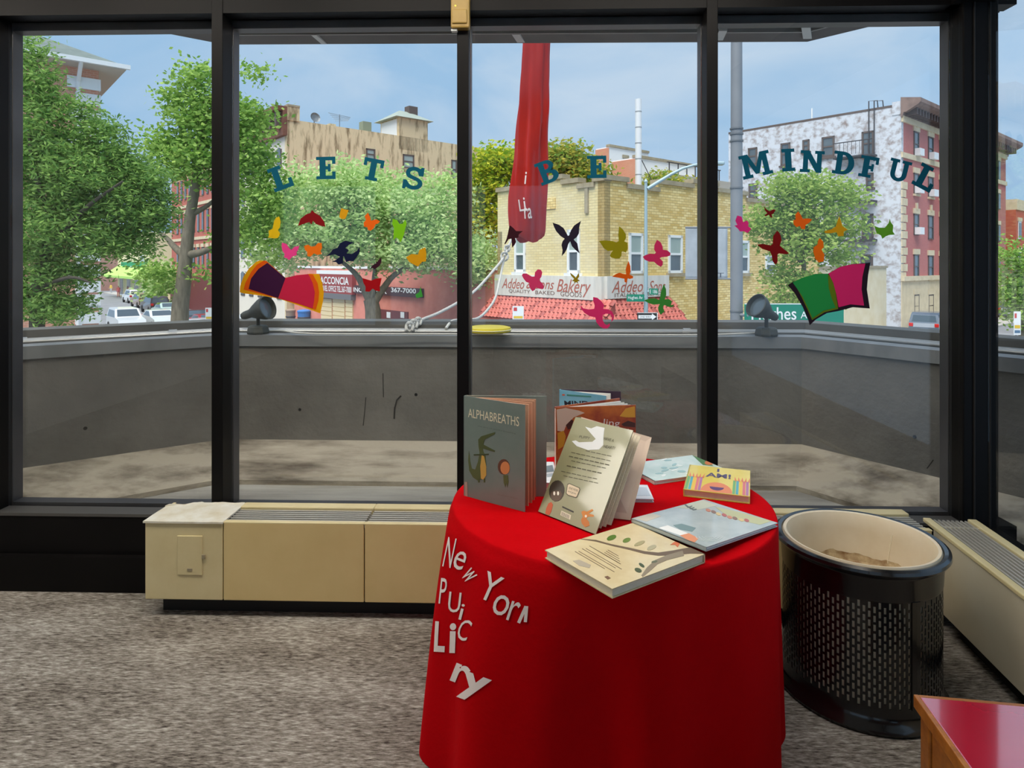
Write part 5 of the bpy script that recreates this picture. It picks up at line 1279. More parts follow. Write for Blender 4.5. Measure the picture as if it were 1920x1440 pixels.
# ------------------------------------------------------------------ white-painted tenement with a red brick front
tw = Bld('tenement_building', 29.2, 50.0, 'tall tenement with peeling white-painted side wall and red brick front')
M_peel = mat('peeling_white', (146, 132, 128), 0.9, rgb2=(208, 212, 220), nscale=1.8, nstretch=(1, 1, 1.2), ramp=(0.32, 0.54), ndetail=8)
M_redf = brick_mat('rose_brick', (190, 108, 102), (178, 96, 92), (190, 124, 116), 0.22, 0.075, (196, 124, 114))
lW = tw.sol(1366, AD); rW = tw.sol(1886, BD); _, zw = tw.L(1640, 206); _, zw2 = tw.L(1367, 250); _, zw1 = tw.L(1690, 199)
MB().prism([(0, 0), (lW, 0), (lW, zw2), (tw.sol(1640, AD), zw), (0.0, zw1)], 0, -.4, lambda x, y, d: tw.P('L', x, d, y)).build('side_wall', M_peel, tw.o, local=True)
tw.part('coping_stone', M_wbrown, 'L', 0.4, lW, (zw + zw2) / 2 - .05, (zw + zw2) / 2 + .12, -.45, 0.02)
MB().box((0.01, 0.01, 0), (rW, 0.41, zw)).build('front_wall', M_redf, tw.o, local=True)
MB().box((.4, .4, zw - 1.2), (rW, lW, zw - 1.0)).build('roof', M_cop, tw.o, local=True)
MB().box((rW - .4, .4, 0), (rW, lW, zw - 1)).box((0.4, lW - .4, 0), (rW, lW, zw - 1)).build('back_wall', M_redf, tw.o, local=True)
a0, z0 = tw.L(1673, 192); tw.part('end_pier', M_peel, 'L', -0.02, a0, zw1 - .6, tw.L(1685, 190)[1], -0.6, 0.05)
for r in ((1403, 277, 1420, 309), (1464, 268, 1482, 310), (1505, 262, 1518, 284), (1541, 256, 1565, 294), (1616, 246, 1639, 292), (1404, 344, 1420, 372), (1624, 324, 1638, 352), (1616, 401, 1638, 447), (1614, 477, 1637, 502), (1500, 345, 1518, 375), (1545, 400, 1562, 440)):
    tw.win('L', *r, M_wbrown, M_pane, 0.14, sill=M_wbrown, lintel=None)
cols = ((1713, 1722), (1740, 1749), (1761, 1770))
rws = (((247, 294), (257, 301), (264, 308)), ((325, 364), (332, 370), (338, 373)), ((401, 441), (404, 449), (407, 442)), ((477, 523), (479, 523), (480, 517)), ((552, 596), (552, 594), (551, 591)))
M_lime_s = mat('limestone_base', (222, 204, 170), 0.85, rgb2=(206, 188, 154), nscale=1.5)
_, zb = tw.R(1690, 527)
tw.part('stone_base', M_lime_s, 'R', -0.05, rW + .05, 0, zb, 0, 0.06); tw.part('belt_course', M_cream_st, 'R', -0.1, rW + .1, zb, zb + .35, 0, 0.25)
for fl, row in enumerate(rws):
    for ci, (v0, v1) in enumerate(row):
        w, (a0, a1, z0, z1) = tw.win('R', cols[ci][0], v0, cols[ci][1], v1, M_wbrown, M_pane, 0.1, sill=M_cream_st if fl in (1, 3) else None, lintel=M_cream_st if fl < 4 else M_lime_s, keystone=fl in (0, 2))
        if fl < 4 and (fl, ci) in ((0, 0), (0, 1), (1, 0), (1, 1), (1, 2), (2, 0), (2, 2), (3, 2)):
            tw.part('air_conditioner', M_wwhite, 'R', a0 + .05, a1 - .05, z0 + .05, z0 + .6, 0.0, 0.45, w)
    for a in np.arange(tw.sol(1790, BD), rW - 2, 2.6):
        z0, z1 = w_z = (tw.rect('R', *[cols[0][0], row[0][0], cols[0][1], row[0][1]])[2:])
        mb = MB(); tw.box(mb, 'R', a, a + .8, z0, z1, -.02, .07); w = mb.build('window', M_wbrown, tw.o, local=True); tw.part('pane', M_pane, 'R', a + .1, a + .7, z0 + .1, z1 - .1, 0, .09, w); tw.part('lintel', M_cream_st, 'R', a - .1, a + .9, z1, z1 + .4, -.02, .09, w)
_, zq = tw.R(1690, 290); tw.part('belt_course', M_cream_st, 'R', -0.05, rW, zq - .2, zq + .2, 0, 0.12)
_, zq = tw.R(1690, 222); tw.part('belt_course', M_cream_st, 'R', -0.05, rW, zq - .25, zq + .2, 0, 0.15)
z = tw.R(1690, 340)[1]; k = 0
while z > zb + .5:
    tw.part('quoin', M_cream_st, 'R', -0.05, .75 if k % 2 else 1.05, z - .55, z, 0, 0.08); z -= .62; k += 1
_, zc0 = tw.R(1690, 220); _, zc1 = tw.R(1690, 189)
M_tcor = mat('tenement_cornice', (140, 116, 106), 0.8, rgb2=(120, 98, 90), nscale=2)
co = MB().prism([(0, zc0), (.12, zc0), (.2, zc0 + .35), (.35, zc1 - .9), (1.2, zc1 - .45), (1.35, zc1 - .3), (1.35, zc1), (0, zc1 + .25)], -.15, rW + .4, lambda d, z, a: tw.P('R', a, d, z)).build('cornice', M_tcor, tw.o, local=True)
for a in np.arange(.3, rW, .62): tw.part('dentil', mat('dentil_dark', (86, 70, 66), 0.8), 'R', a, a + .3, zc1 - 1.1, zc1 - .5, .25, .95, co)
# fire escape on the white side
M_iron = mat('iron', (70, 66, 68), 0.6, 0.3)
fe = tw.part('fire_escape', M_iron, 'L', *[sorted((tw.L(1585, 452)[0], tw.L(1645, 452)[0]))[i] for i in (0, 1)], tw.L(1615, 453)[1], tw.L(1615, 449)[1], 0, 1.0)
for v in (378, 294):
    a0, a1 = sorted((tw.L(1572, v)[0], tw.L(1645, v)[0])); tw.part('platform', M_iron, 'L', a0, a1, tw.L(1610, v + 3)[1], tw.L(1610, v)[1], 0, 1.0, fe)
for v in (450, 375, 291):
    a0, a1 = sorted((tw.L(1572 if v < 400 else 1585, v)[0], tw.L(1645, v)[0])); zb_ = tw.L(1610, v)[1]
    tw.part('handrail', M_iron, 'L', a0, a1, zb_ + .95, zb_ + 1.02, .93, 1.0, fe)
    for a in np.arange(a0, a1, .3): tw.part('baluster', M_iron, 'L', a, a + .022, zb_, zb_ + .95, .95, .985, fe)
for (ua, va, ub, vb) in ((1570, 400, 1604, 452), (1578, 398, 1612, 450)):
    a, z = tw.L(ua, va); b, z2 = tw.L(ub, vb); MB().tube([tw.P('L', a, .6, z), tw.P('L', b, .6, z2)], .05, 5).build('ladder_rail', M_iron, fe, local=True)
for u in (1630, 1640):
    a, z = tw.L(u, 205); zt = tw.L(u, 190)[1]; MB().tube([tw.P('L', a, .1, z - 4), tw.P('L', a, .1, zt), tw.P('L', a - .5, -.2, zt), tw.P('L', a - .5, -.4, z - .2)], .045, 5).build('roof_ladder', M_iron, tw.o, local=True)
a, z = tw.L(1517, 224); MB().tube([tw.P('L', a, -.5, z - 1), tw.P('L', a, -.5, z + 1.0)], .06, 6).build('aerial', M_wwhite, tw.o, local=True)
# brick house at the far right
rh = Bld('far_brick_building', *(Vector((29.2, 50.0)) + BD * 32), 'orange-red brick house beyond the tenement at the street corner')
zz = rh.R(1900, 372)[1]; zz2 = rh.R(1900, 392)[1]
MB().box((0, 0, 0), (26, 8, zz2)).build('wall', brick_mat('orange_brick', (200, 84, 62), (186, 74, 54), (190, 100, 82)), rh.o, local=True)
MB().box((0, -.1, zz2), (26, 8, zz)).build('parapet', M_lime_s, rh.o, local=True)
for k in range(6):
    for z in (zz2 - 3.1, zz2 - 6.3, zz2 - 9.5):
        a = .8 + 3.4 * k; mb = MB(); rh.box(mb, 'R', a, a + 1.2, z, z + 1.9, 0, .06); w = mb.build('window', M_wwhite, rh.o, local=True); rh.part('pane', M_pane, 'R', a + .15, a + 1.05, z + .15, z + 1.75, .02, .1, w); rh.part('lintel', M_cream_st, 'R', a - .2, a + 1.4, z + 1.9, z + 2.3, 0, .1, w)
# ------------------------------------------------------------------ white roofs and steel flue behind the bakery
wbk = Bld('white_roof_building', (1142 - 960) / 1250 * 56, 56, 'white-walled brick building rising behind the bakery roof')
M_ow = mat('off_white_wall', (236, 236, 234), 0.8); M_obr = brick_mat('orange_side', (206, 138, 106), (196, 126, 96), (206, 156, 130))
l1 = wbk.sol(1117, AD); r1 = wbk.sol(1216, BD); z1 = wbk.R(1142, 275)[1]
MB().box((0, 0.02, 0), (r1, l1, z1)).build('wall', M_ow, wbk.o, local=True); wbk.part('brick_side', M_obr, 'L', 0, l1, 0, z1 - .1, 0, .05); wbk.part('coping_stone', M_cop, 'R', -.05, r1, z1, z1 + .2, -.3, .1)
q = wbk.rect('R', 1167, 291, 1178, 297); wbk.part('vent', M_cop, 'R', *q, 0, .1)
wb2 = Bld('warehouse_building', (1192 - 960) / 1250 * 50, 50, 'long white low-roofed building with brick end and roof railing')
l2 = wb2.sol(1148, AD); r2 = wb2.sol(1303, BD); z2 = wb2.R(1192, 295)[1]
MB().box((0, 0.02, 0), (r2, l2, z2)).build('wall', M_ow, wb2.o, local=True); wb2.part('brick_side', M_obr, 'L', 0, l2, 0, z2 - .1, 0, .05); wb2.part('coping_stone', M_cop, 'R', -.05, r2, z2, z2 + .2, -.3, .1)
zg = wb2.R(1250, 336)[1]; g2 = wb2.part('grey_wall', mat('grey_render', (176, 170, 160), .9), 'R', 1.0, wb2.sol(1345, BD), 0, zg, 0, 2.2)
wb2.part('handrail', M_iron, 'R', 1.0, wb2.sol(1308, BD), zg + .8, zg + .87, 2.1, 2.17, g2)
for a in np.arange(1.2, wb2.sol(1308, BD), 1.1): wb2.part('rail_post', M_iron, 'R', a, a + .06, zg, zg + .8, 2.1, 2.16, g2)
fl = thing('flue_pipe', UD(1197, 362, 44), 'tall shiny steel flue pipe above the bakery roof', 'chimney')
pb, pt = UD(1197, 375, 44), UD(1197, 186, 44); M_steel = mat('bright_steel', (232, 234, 236), 0.35, 0.15)
MB().tube([pb, pt], 0.21, 20).build('pipe', M_steel, fl, smooth=True)
for k in range(6): p = pb.lerp(pt, (k + .6) / 6.4); MB().tube([p - Vector((0, 0, .03)), p + Vector((0, 0, .03))], .22, 20).build('joint_ring', M_conduit, fl)
MB().tube([UD(1203, 300, 44), UD(1222, 338, 44)], .03, 5).build('stay_wire', M_iron, fl)
MB().box((pb.x - .4, pb.y - .4, ZST), (pb.x + .4, pb.y + .4, pb.z + .1)).build('flue_base', M_cop, fl)
# ------------------------------------------------------------------ near brick building with the hipped slate roof
kN = Vector((-15.5, 25.0)) - BD * 10.5
nb = Bld('brick_library_neighbour', kN.x, kN.y, 'brick building with white quoins and hipped slate roof behind the big tree')
nb.o.name = 'brick_building'
M_nbr = brick_mat('salmon_brick', (214, 150, 124), (200, 132, 108), (214, 170, 150))
_, ze = nb.R(228, 132); lN = 10.5
MB().box((0, 0, 0), (lN, 9, ze - .1)).build('wall', M_nbr, nb.o, local=True)
M_slate = mat('slate_roof', (96, 108, 106), 0.8, rgb2=(112, 124, 120), nscale=3); oh = .75
MB().add([(-2, -oh, ze), (lN + oh, -oh, ze), (lN + oh, 9.75, ze), (-2, 9.75, ze), (-2, 4.5, ze + 2.6), (lN - 4.2, 4.5, ze + 2.6)], [(0, 1, 5, 4), (1, 2, 5), (2, 3, 4, 5), (3, 0, 4), (3, 2, 1, 0)]).build('roof', M_slate, nb.o, local=True)
MB().box((-2, -oh - .02, ze - .16), (lN + oh + .02, 9.77, ze - .01)).build('eaves_soffit', mat('eaves_grey', (196, 190, 180), .8), nb.o, local=True)
MB().box((-2, -oh - .14, ze - .14), (lN + oh + .14, -oh - .02, ze + .02)).build('gutter', M_wwhite, nb.o, local=True)
a, _ = nb.R(146, 200); MB().tube([(a, -oh - .05, ze - .1), (a, -.08, ze - .7), (a, -.08, .2)], .07, 8).build('downspout', M_wwhite, nb.o, local=True)
z = ze - .5; k = 0
while z > .6:
    nb.part('quoin', M_wwhite, 'R', lN - (1.0 if k % 2 == 0 else .75), lN + .06, z - .42, z, -.2, .06); z -= .58; k += 1
q = nb.rect('R', 163, 552, 188, 573); nb.part('notice_board', M_wwhite, 'R', *q, 0, .1)
a0, a1, z0, z1 = nb.rect('R', 143, 540, 153, 580); nb.part('door_frame', M_wwhite, 'R', a0, a1, 0, z1, 0, .1)
# ------------------------------------------------------------------ street furniture
M_pole = mat('galvanised', (140, 143, 147), 0.55, 0.1, rgb2=(130, 133, 138), nscale=2)
M_green = mat('street_sign_green', (0, 128, 100), 0.45)
def face_text(txt, A, w, h, ex, m, parent, off, **k):
    """words on an upright board: A lower left, ex the reading direction"""
    vs, fs = text_fit(txt, w, h, **k)
    MB().add([A + ex * x + Vector((0, 0, y)) + off for x, y in vs], fs).build('lettering', m, parent)
# thick lamp post beside the terrace with grey banner and street name sign
LPD = 9.0
lp = thing('lamp_post', W((1381 - CXP) / FPX * LPD, LPD, ZST), 'thick grey steel lamp post close to the parapet', 'lamp post')
b0 = W((1381 - CXP) / FPX * LPD, LPD, ZST)
MB().tube([b0, b0 + Vector((0, 0, 5.2)), b0 + Vector((0, 0, 9.5))], [.09, .08, .07], 20).build('pole', M_pole, lp, smooth=True)
for v in (243, 253, 266, 354, 585):
    z = UD(1381, v, LPD).z; MB().tube([Vector((b0.x, b0.y, z)), Vector((b0.x, b0.y, z + .02))], .088, 20).build('band_clamp', mat('clamp', (120, 124, 128), .5, .4), lp)
MB().tube([b0 + Vector((0, 0, 9.4)), b0 + Vector((.4, .6, 9.8)), b0 + Vector((.9, 1.6, 9.9))], .05, 10).build('lamp_arm', M_pole, lp, smooth=True)
MB().bbox(tuple(b0 + Vector((.75, 1.5, 9.82))), tuple(b0 + Vector((1.05, 2.1, 9.98))), .05).build('lamp_head', M_pole, lp)
bn0, bn1 = UD(1285, 524, LPD), UD(1364, 425, LPD)
pbn = thing('pole_banner', Vector(((bn0.x + bn1.x) / 2, bn0.y, bn0.z)), 'pale grey vinyl banner hung on the thick lamp post, printed on its other side', 'banner')
gx, gz = 14, 14; vs = []
for j in range(gz + 1):
    for i in range(gx + 1):
        p = bn0.lerp(Vector((bn1.x, bn1.y, bn0.z)), i / gx); vs.append((p.x, p.y + .012 * math.sin(3.1 * i / gx) * math.sin(2 * j / gz + 1), bn0.z + (bn1.z - bn0.z) * j / gz))
fs = [(j * (gx + 1) + i, j * (gx + 1) + i + 1, (j + 1) * (gx + 1) + i + 1, (j + 1) * (gx + 1) + i) for j in range(gz) for i in range(gx)]
sheet = MB().add(vs, fs).build('banner_sheet', mat('grey_vinyl', (164, 170, 176), 0.5, rgb2=(186, 192, 198), nscale=4), pbn, smooth=True)
sheet.modifiers.new('t', 'SOLIDIFY').thickness = .004
for z in (bn0.z + .01, bn1.z - .01): MB().tube([(bn0.x, bn0.y - .0, z), (b0.x, b0.y, z)], .012, 8).build('banner_rod', M_pole, pbn)
face_text('IT', Vector((bn1.x - .18, bn0.y - .02, bn0.z + .03)), .12, .06, RT, mat('ink_dark', (70, 76, 90), .6), pbn, Vector((0, -.012, 0)))
s0, s1 = UD(1396, 606, LPD - .2), UD(1582, 569, LPD - .2)
ss = thing('street_sign', Vector((s0.x, s0.y, s0.z)), 'large green street name sign reading Hughes beside the thick lamp post', 'street sign')
ex = (Vector((s1.x, s1.y, 0)) - Vector((s0.x, s0.y, 0))).normalized(); L_ = (Vector((s1.x, s1.y, 0)) - Vector((s0.x, s0.y, 0))).length
sz0 = s0.z - .06
def board_v(A, ex, L, h, t, m, name, par):
    n = Vector((ex.y, -ex.x, 0)); p = [A, A + ex * L, A + ex * L - n * t, A - n * t]
    return MB().add(p + [q + Vector((0, 0, h)) for q in p], [(3, 2, 1, 0), (4, 5, 6, 7), (0, 1, 5, 4), (1, 2, 6, 5), (2, 3, 7, 6), (3, 0, 4, 7)]).build(name, m, par)
A_ = Vector((s0.x, s0.y, sz0)); nrm = Vector((ex.y, -ex.x, 0))
H_ = s1.z - sz0
board_v(A_, ex, L_, H_, .01, M_green, 'sign_plate', ss)
board_v(A_ + Vector((0, 0, H_ - .012)) + nrm * .002, ex, L_, .012, .003, M_wwhite, 'white_edge', ss)
def on_sign(txt, u0, vb, u1, vt, **k):
    a = UD(u0, vb, LPD - .2); b = UD(u1, vt, LPD - .2); x0 = (a - A_).dot(ex); face_text(txt, A_ + ex * x0 + Vector((0, 0, a.z - A_.z)), (b - a).dot(ex), b.z - a.z, ex, M_wwhite, ss, nrm * .004, **k)
on_sign('Hughes', 1409, 607, 1493, 576, bold=.008); on_sign('Av', 1501, 597, 1521, 584)
MB().tube([A_ + ex * .05 + Vector((0, 0, H_ * .5)), Vector((b0.x, b0.y, sz0 + H_ * .5))], .02, 8).build('bracket', M_pole, ss)

# slim lamp post at the bakery corner with its own signs
SD = 25.0
sp = W((1211 - CXP) / FPX * SD, SD, ZST)
sl = thing('lamp_post', sp, 'slim grey-blue street lamp post with curved arm at the bakery corner', 'lamp post')
M_slim = mat('pale_blue_steel', (164, 186, 194), 0.5, 0.2)
pt = UD(1213, 343, SD)
MB().tube([sp, Vector((sp.x, sp.y, pt.z))], [.10, .055], 12).build('pole', M_slim, sl, smooth=True)
MB().lathe([(.06, 0), (.075, .05), (.03, .14), (.001, .15)], 12, (sp.x, sp.y, pt.z)).build('finial', M_slim, sl)
arm = [UD(1214, 354, SD), UD(1235, 341, SD), UD(1258, 327, SD), UD(1280, 316, SD), UD(1300, 310, SD), UD(1322, 306, SD)]
MB().tube(arm, [.075, .07, .06, .055, .05, .045], 10).build('lamp_arm', M_slim, sl, smooth=True)
MB().bbox(tuple(arm[-1] - Vector((.05, .15, .08))), tuple(arm[-1] + Vector((.7, .15, .05))), .04).build('lamp_head', M_slim, sl)
for (nm, txt, u0, v0, u1, v1, lab) in (('street_sign', 'E 186', 1217, 541, 1234, 552.5, 'small green street sign reading E 186 on the slim lamp post'), ('street_sign', 'Hughes Av', 1175, 552, 1208, 565.5, 'small green street sign reading Hughes Av on the slim lamp post')):
    a, b = UD(u0, v1, SD - .2), UD(u1, v0, SD - .2); t = thing(nm, a, lab, 'street sign'); e2 = (Vector((b.x, b.y, 0)) - Vector((a.x, a.y, 0))); L2 = e2.length; e2.normalize()
    board_v(a, e2, L2, b.z - a.z, .02, M_green, 'sign_plate', t)
    MB().tube([a + e2 * (L2 * .5) + Vector((0, .01, (b.z - a.z) / 2)), Vector((sp.x, sp.y, (a.z + b.z) / 2))], .03, 6).build('bracket', M_slim, t)
    face_text(txt, a + e2 * L2 * .08 + Vector((0, 0, (b.z - a.z) * .2)), L2 * .82, (b.z - a.z) * .6, e2, M_wwhite, t, Vector((e2.y, -e2.x, 0)) * .006)
a, b = UD(1195, 602, SD - .25), UD(1233, 586, SD - .25)
ow = thing('one_way_sign', a, 'black and white ONE WAY arrow sign on the slim lamp post', 'street sign')
e2 = (Vector((b.x, b.y, 0)) - Vector((a.x, a.y, 0))); L2 = e2.length; e2.normalize(); n2 = Vector((e2.y, -e2.x, 0)); h2 = b.z - a.z
board_v(a, e2, L2, h2, .015, mat('sign_black', (24, 24, 26), .5), 'sign_plate', ow)
def b2(pts, d, m, name): MB().add([a + e2 * (x * L2) + Vector((0, 0, y * h2)) + n2 * d for x, y in pts], [tuple(range(len(pts)))]).build(name, m, ow)
b2([(.0, .0), (1, .0), (1, 1), (0, 1), (0, .94), (.97, .94), (.97, .06), (.0, .06)], .004, M_wwhite, 'white_border')
b2([(.05, .3), (.72, .3), (.72, .12), (.94, .5), (.72, .88), (.72, .7), (.05, .7)], .006, M_wwhite, 'arrow')
face_text('ONE WAY', a + e2 * L2 * .12 + Vector((0, 0, h2 * .4)), L2 * .55, h2 * .2, e2, mat('sign_black', (24, 24, 26), .5), ow, n2 * .008)

def notice_post(u0, v0, u1, v1, d, label):
    a, b = UD(u0, v1, d), UD(u1, v0, d); t = thing('parking_sign', Vector(((a.x + b.x) / 2, a.y, ZST)), label, 'street sign')
    e = (Vector((b.x, b.y, 0)) - Vector((a.x, a.y, 0))); L = e.length; e.normalize(); n = Vector((e.y, -e.x, 0)); h = b.z - a.z
    board_v(a, e, L, h, .01, M_wwhite, 'sign_plate', t)
    for y0, y1, c in ((.72, .92, (206, 60, 60)), (.28, .42, (230, 190, 60)), (.08, .2, (90, 120, 150))):
        MB().add([a + e * (x * L) + Vector((0, 0, y * h)) + n * .004 for x, y in ((.1, y0), (.9 if y0 < .5 else .4, y0), (.9 if y0 < .5 else .4, y1), (.1, y1))], [(0, 1, 2, 3)]).build('printed_band', lin_m(c), t)
    m = a + e * (L / 2) - n * .04
    MB().tube([Vector((m.x, m.y, ZST)), Vector((m.x, m.y, b.z))], .025, 8).build('post', M_pole, t)
notice_post(961, 574, 982, 606, 20, 'white parking sign with yellow band standing before the bakery awning')
notice_post(385, 577, 398, 606, 22, 'white parking sign with red and yellow bands beside the street tree')
notice_post(1901, 584, 1914, 628, 17, 'white parking sign in front of the shrub by the far brick house')

# ------------------------------------------------------------------ red banner tied down over the terrace, with its rope
M_ban = mat('red_banner', (204, 40, 26), 0.3, rgb2=(176, 28, 24), nscale=2.5, nstretch=(3, 3, .6), coat=0.3, trans=0.25)
bp0 = UD(1004, 60, 6.0)
ban = thing('banner', UD(985, 445, 6.0), 'long furled red vinyl banner with white letters hanging above the terrace', 'banner')
prof = [(20, 1005, 25), (80, 1005, 24), (140, 1002, 26), (200, 999, 27), (260, 995, 28), (320, 992, 29), (370, 989, 31), (400, 988, 31), (425, 988, 30), (440, 989, 28), (449, 990, 22)]
nv, nu = 60, 48; bvs = []
for j in range(nv + 1):
    v = 20 + (449 - 20) * j / nv
    for (va, ua, wa), (vb, ub, wb_) in zip(prof[:-1], prof[1:]):
        if va <= v <= vb: q = (v - va) / (vb - va); uc = ua + (ub - ua) * q; hw = wa + (wb_ - wa) * q; break
    c = UD(uc, v, 6.0); hw *= 6.0 / FPX
    for i in range(nu):
        t = 2 * math.pi * i / nu
        r = 1 + .13 * math.sin(5 * t + v * .004 + 1) + .10 * math.sin(9 * t - v * .01) + .03 * math.sin(3 * t + v * .045)
        bvs.append(c + RT * (hw * r * math.cos(t)) + FW * (hw * .38 * r * math.sin(t)) + Vector((0, 0, .03 * math.sin(2 * t + .6) if j == nv else 0)))
bfs = [(j * nu + i, j * nu + (i + 1) % nu, (j + 1) * nu + (i + 1) % nu, (j + 1) * nu + i) for j in range(nv) for i in range(nu)]
MB().add(bvs, bfs).build('banner_cloth', M_ban, ban, smooth=True, angle=math.radians(80))
MB().tube([UD(1004, 30, 6.0), UD(1010, -60, 5.4), UD(1010, -170, 4.7)], .02, 10).build('banner_pole', M_pole, ban)
bv2 = BVHTree.FromPolygons([Vector(p) for p in bvs], bfs)
for ch, u0, v0, u1, v1, rot in (('L', 973, 374, 981, 396, 8), ('i', 982, 370, 985, 394, 8), ('ra', 983, 390, 997, 410, 4), ('i', 984, 322, 987, 345, -6)):
    vs, fs = text_fit(ch, u1 - u0, v1 - v0, bold=.01); pts, fs = fine([(x, y) for x, y in vs], fs, 3.0); out = []; c_, s_ = math.cos(math.radians(rot)), math.sin(math.radians(rot))
    for x, y in pts:
        x -= (u1 - u0) / 2; y -= (v1 - v0) / 2
        hit = bv2.ray_cast(CAM, ray_px((u0 + u1) / 2 + x * c_ - y * s_, (v0 + v1) / 2 - (x * s_ + y * c_)))
        out.append(hit[0] - ray_px((u0 + u1) / 2, v0) * .006 if hit[0] is not None else None)
    fs = [f for f in fs if all(out[i] is not None for i in f)]
    if fs: MB().add([o or bvs[0] for o in out], fs).build('lettering', M_ink, ban)
M_rope = mat('pale_rope', (206, 204, 198), .8)
rp = thing('rope', UD(768, 612, 4.62), 'pale rope tying the red banner down to the parapet coping', 'rope')
def smooth_pts(P, n=6):
    P = [Vector(p) for p in P]; out = []
    for i in range(len(P) - 1):
        a, b, c, d = P[max(i - 1, 0)], P[i], P[i + 1], P[min(i + 2, len(P) - 1)]
        for k in range(n):
            t = k / n; out.append(.5 * ((2 * b) + (-a + c) * t + (2 * a - 5 * b + 4 * c - d) * t * t + (-a + 3 * b - 3 * c + d) * t ** 3))
    return out + [P[-1]]
MB().tube(smooth_pts([UD(966, 436, 5.95), UD(956, 456, 5.9), UD(946, 480, 5.8), UD(928, 504, 5.65), UD(886, 549, 5.3), UD(830, 583, 4.95), UD(790, 600, 4.75), UD(766, 614, 4.62)]), .011, 8).build('long_strand', M_rope, rp, smooth=True)
MB().tube(smooth_pts([UD(946, 480, 5.8), UD(940, 510, 5.7), UD(930, 555, 5.4), UD(915, 580, 5.2), UD(895, 597, 5.0), UD(868, 600, 4.85), UD(848, 602, 4.75), UD(836, 616, 4.62)]), .010, 8).build('slack_strand', M_rope, rp, smooth=True)
for (u, v, d, r) in ((946, 481, 5.78, .035), (951, 466, 5.85, .025), (776, 608, 4.66, .03), (784, 603, 4.70, .026), (768, 613, 4.60, .03)):
    p = UD(u, v, d); mb = MB()
    mb.tube([p + Vector((r * math.cos(t) * .8, .3 * r * math.sin(3 * t), r * math.sin(t))) for t in [6.6 * k / 14 for k in range(15)]], .011, 6); mb.build('knot', M_rope, rp, smooth=True)

# ------------------------------------------------------------------ floodlights and litter on the coping
M_flood = mat('weathered_bronze', (58, 60, 58), 0.65, 0.1, rgb2=(74, 76, 72), nscale=20)
def flood(u, vb, mouth, tail, label):
    d = 4.5 if u < 900 else 4.36
    base = UZ(u, vb, PT + .004); d = (HC - PT - .004) * FPX / (vb - HYP)
    t = thing('floodlight', base, label, 'floodlight')
    MB().lathe([(.001, 0), (.075, 0), (.078, .012), (.07, .045), (.055, .055), (.001, .056)], 8, base).build('base', M_flood, t)
    st = UD(u, vb - 32, d); MB().tube([base + Vector((0, 0, .05)), Vector((base.x, base.y, st.z + .02))], .013, 8).build('stem', M_flood, t)
    m, q = UD(*mouth, d - .05), UD(*tail, d + .02); ax = (m - q); Lh = ax.length; rot = ax.to_track_quat('Z', 'Y').to_matrix().to_4x4()
    MM = Matrix.Translation(q) @ rot
    MB().lathe([(.001, 0), (.022, 0), (.028, .02), (.030, Lh * .35), (.05, Lh * .55), (.075, Lh * .85), (.08, Lh), (.083, Lh + .01), (.076, Lh + .012), (.07, Lh * .9), (.001, Lh * .8)], 24, m=MM).build('hood', M_flood, t, smooth=True)
    MB().lathe([(.001, Lh * .93), (.04, Lh * .92), (.071, Lh * .90)], 20, m=MM).build('lens', M_pane, t)
    MB().tube([Vector((base.x, base.y, st.z)), q.lerp(m, .5)], .018, 8).build('knuckle', M_flood, t)
flood(484, 625, (500, 577), (455, 593), 'bronze floodlight on the coping below the plum and coral paper book')
flood(1437, 629, (1419, 573), (1455, 596), 'bronze floodlight on the coping in front of the large street name sign')
dsk = UZ(916, 622, PT + .03)
dd = thing('plastic_disc', Vector((dsk.x, dsk.y, PT)), 'yellow plastic disc lying on the parapet coping', 'disc')
MB().lathe([(.001, .03), (.12, .034), (.145, .028), (.15, .012), (.146, .0), (.14, .01), (.13, .022), (.001, .022)], 36, (dsk.x + .0, dsk.y + .04, PT + .028)).build('dish', mat('yellow_plastic', (220, 200, 40), .4), dd, smooth=True)
MB().tube([(dsk.x + .15 * math.cos(t), dsk.y + .04 + .15 * math.sin(t), PT + .042) for t in [2 * math.pi * k / 36 for k in range(37)]], .004, 6).build('rim', mat('pale_rim', (236, 230, 180), .4), dd)
cb = thing('cable', UZ(520, 624, PT + .02), 'pale electric cable snaking along the coping between the floodlights', 'cable')
P_ = [UZ(502, 620, PT + .02), UZ(530, 620, PT + .02), UZ(560, 624, PT + .02), UZ(620, 626, PT + .02), UZ(800, 626, PT + .02), UZ(1000, 627, PT + .02), UZ(1250, 628, PT + .02), UZ(1350, 627, PT + .02), UZ(1420, 624, PT + .02)]
MB().tube(smooth_pts(P_), .006, 6).build('wire', M_rope, cb, smooth=True)

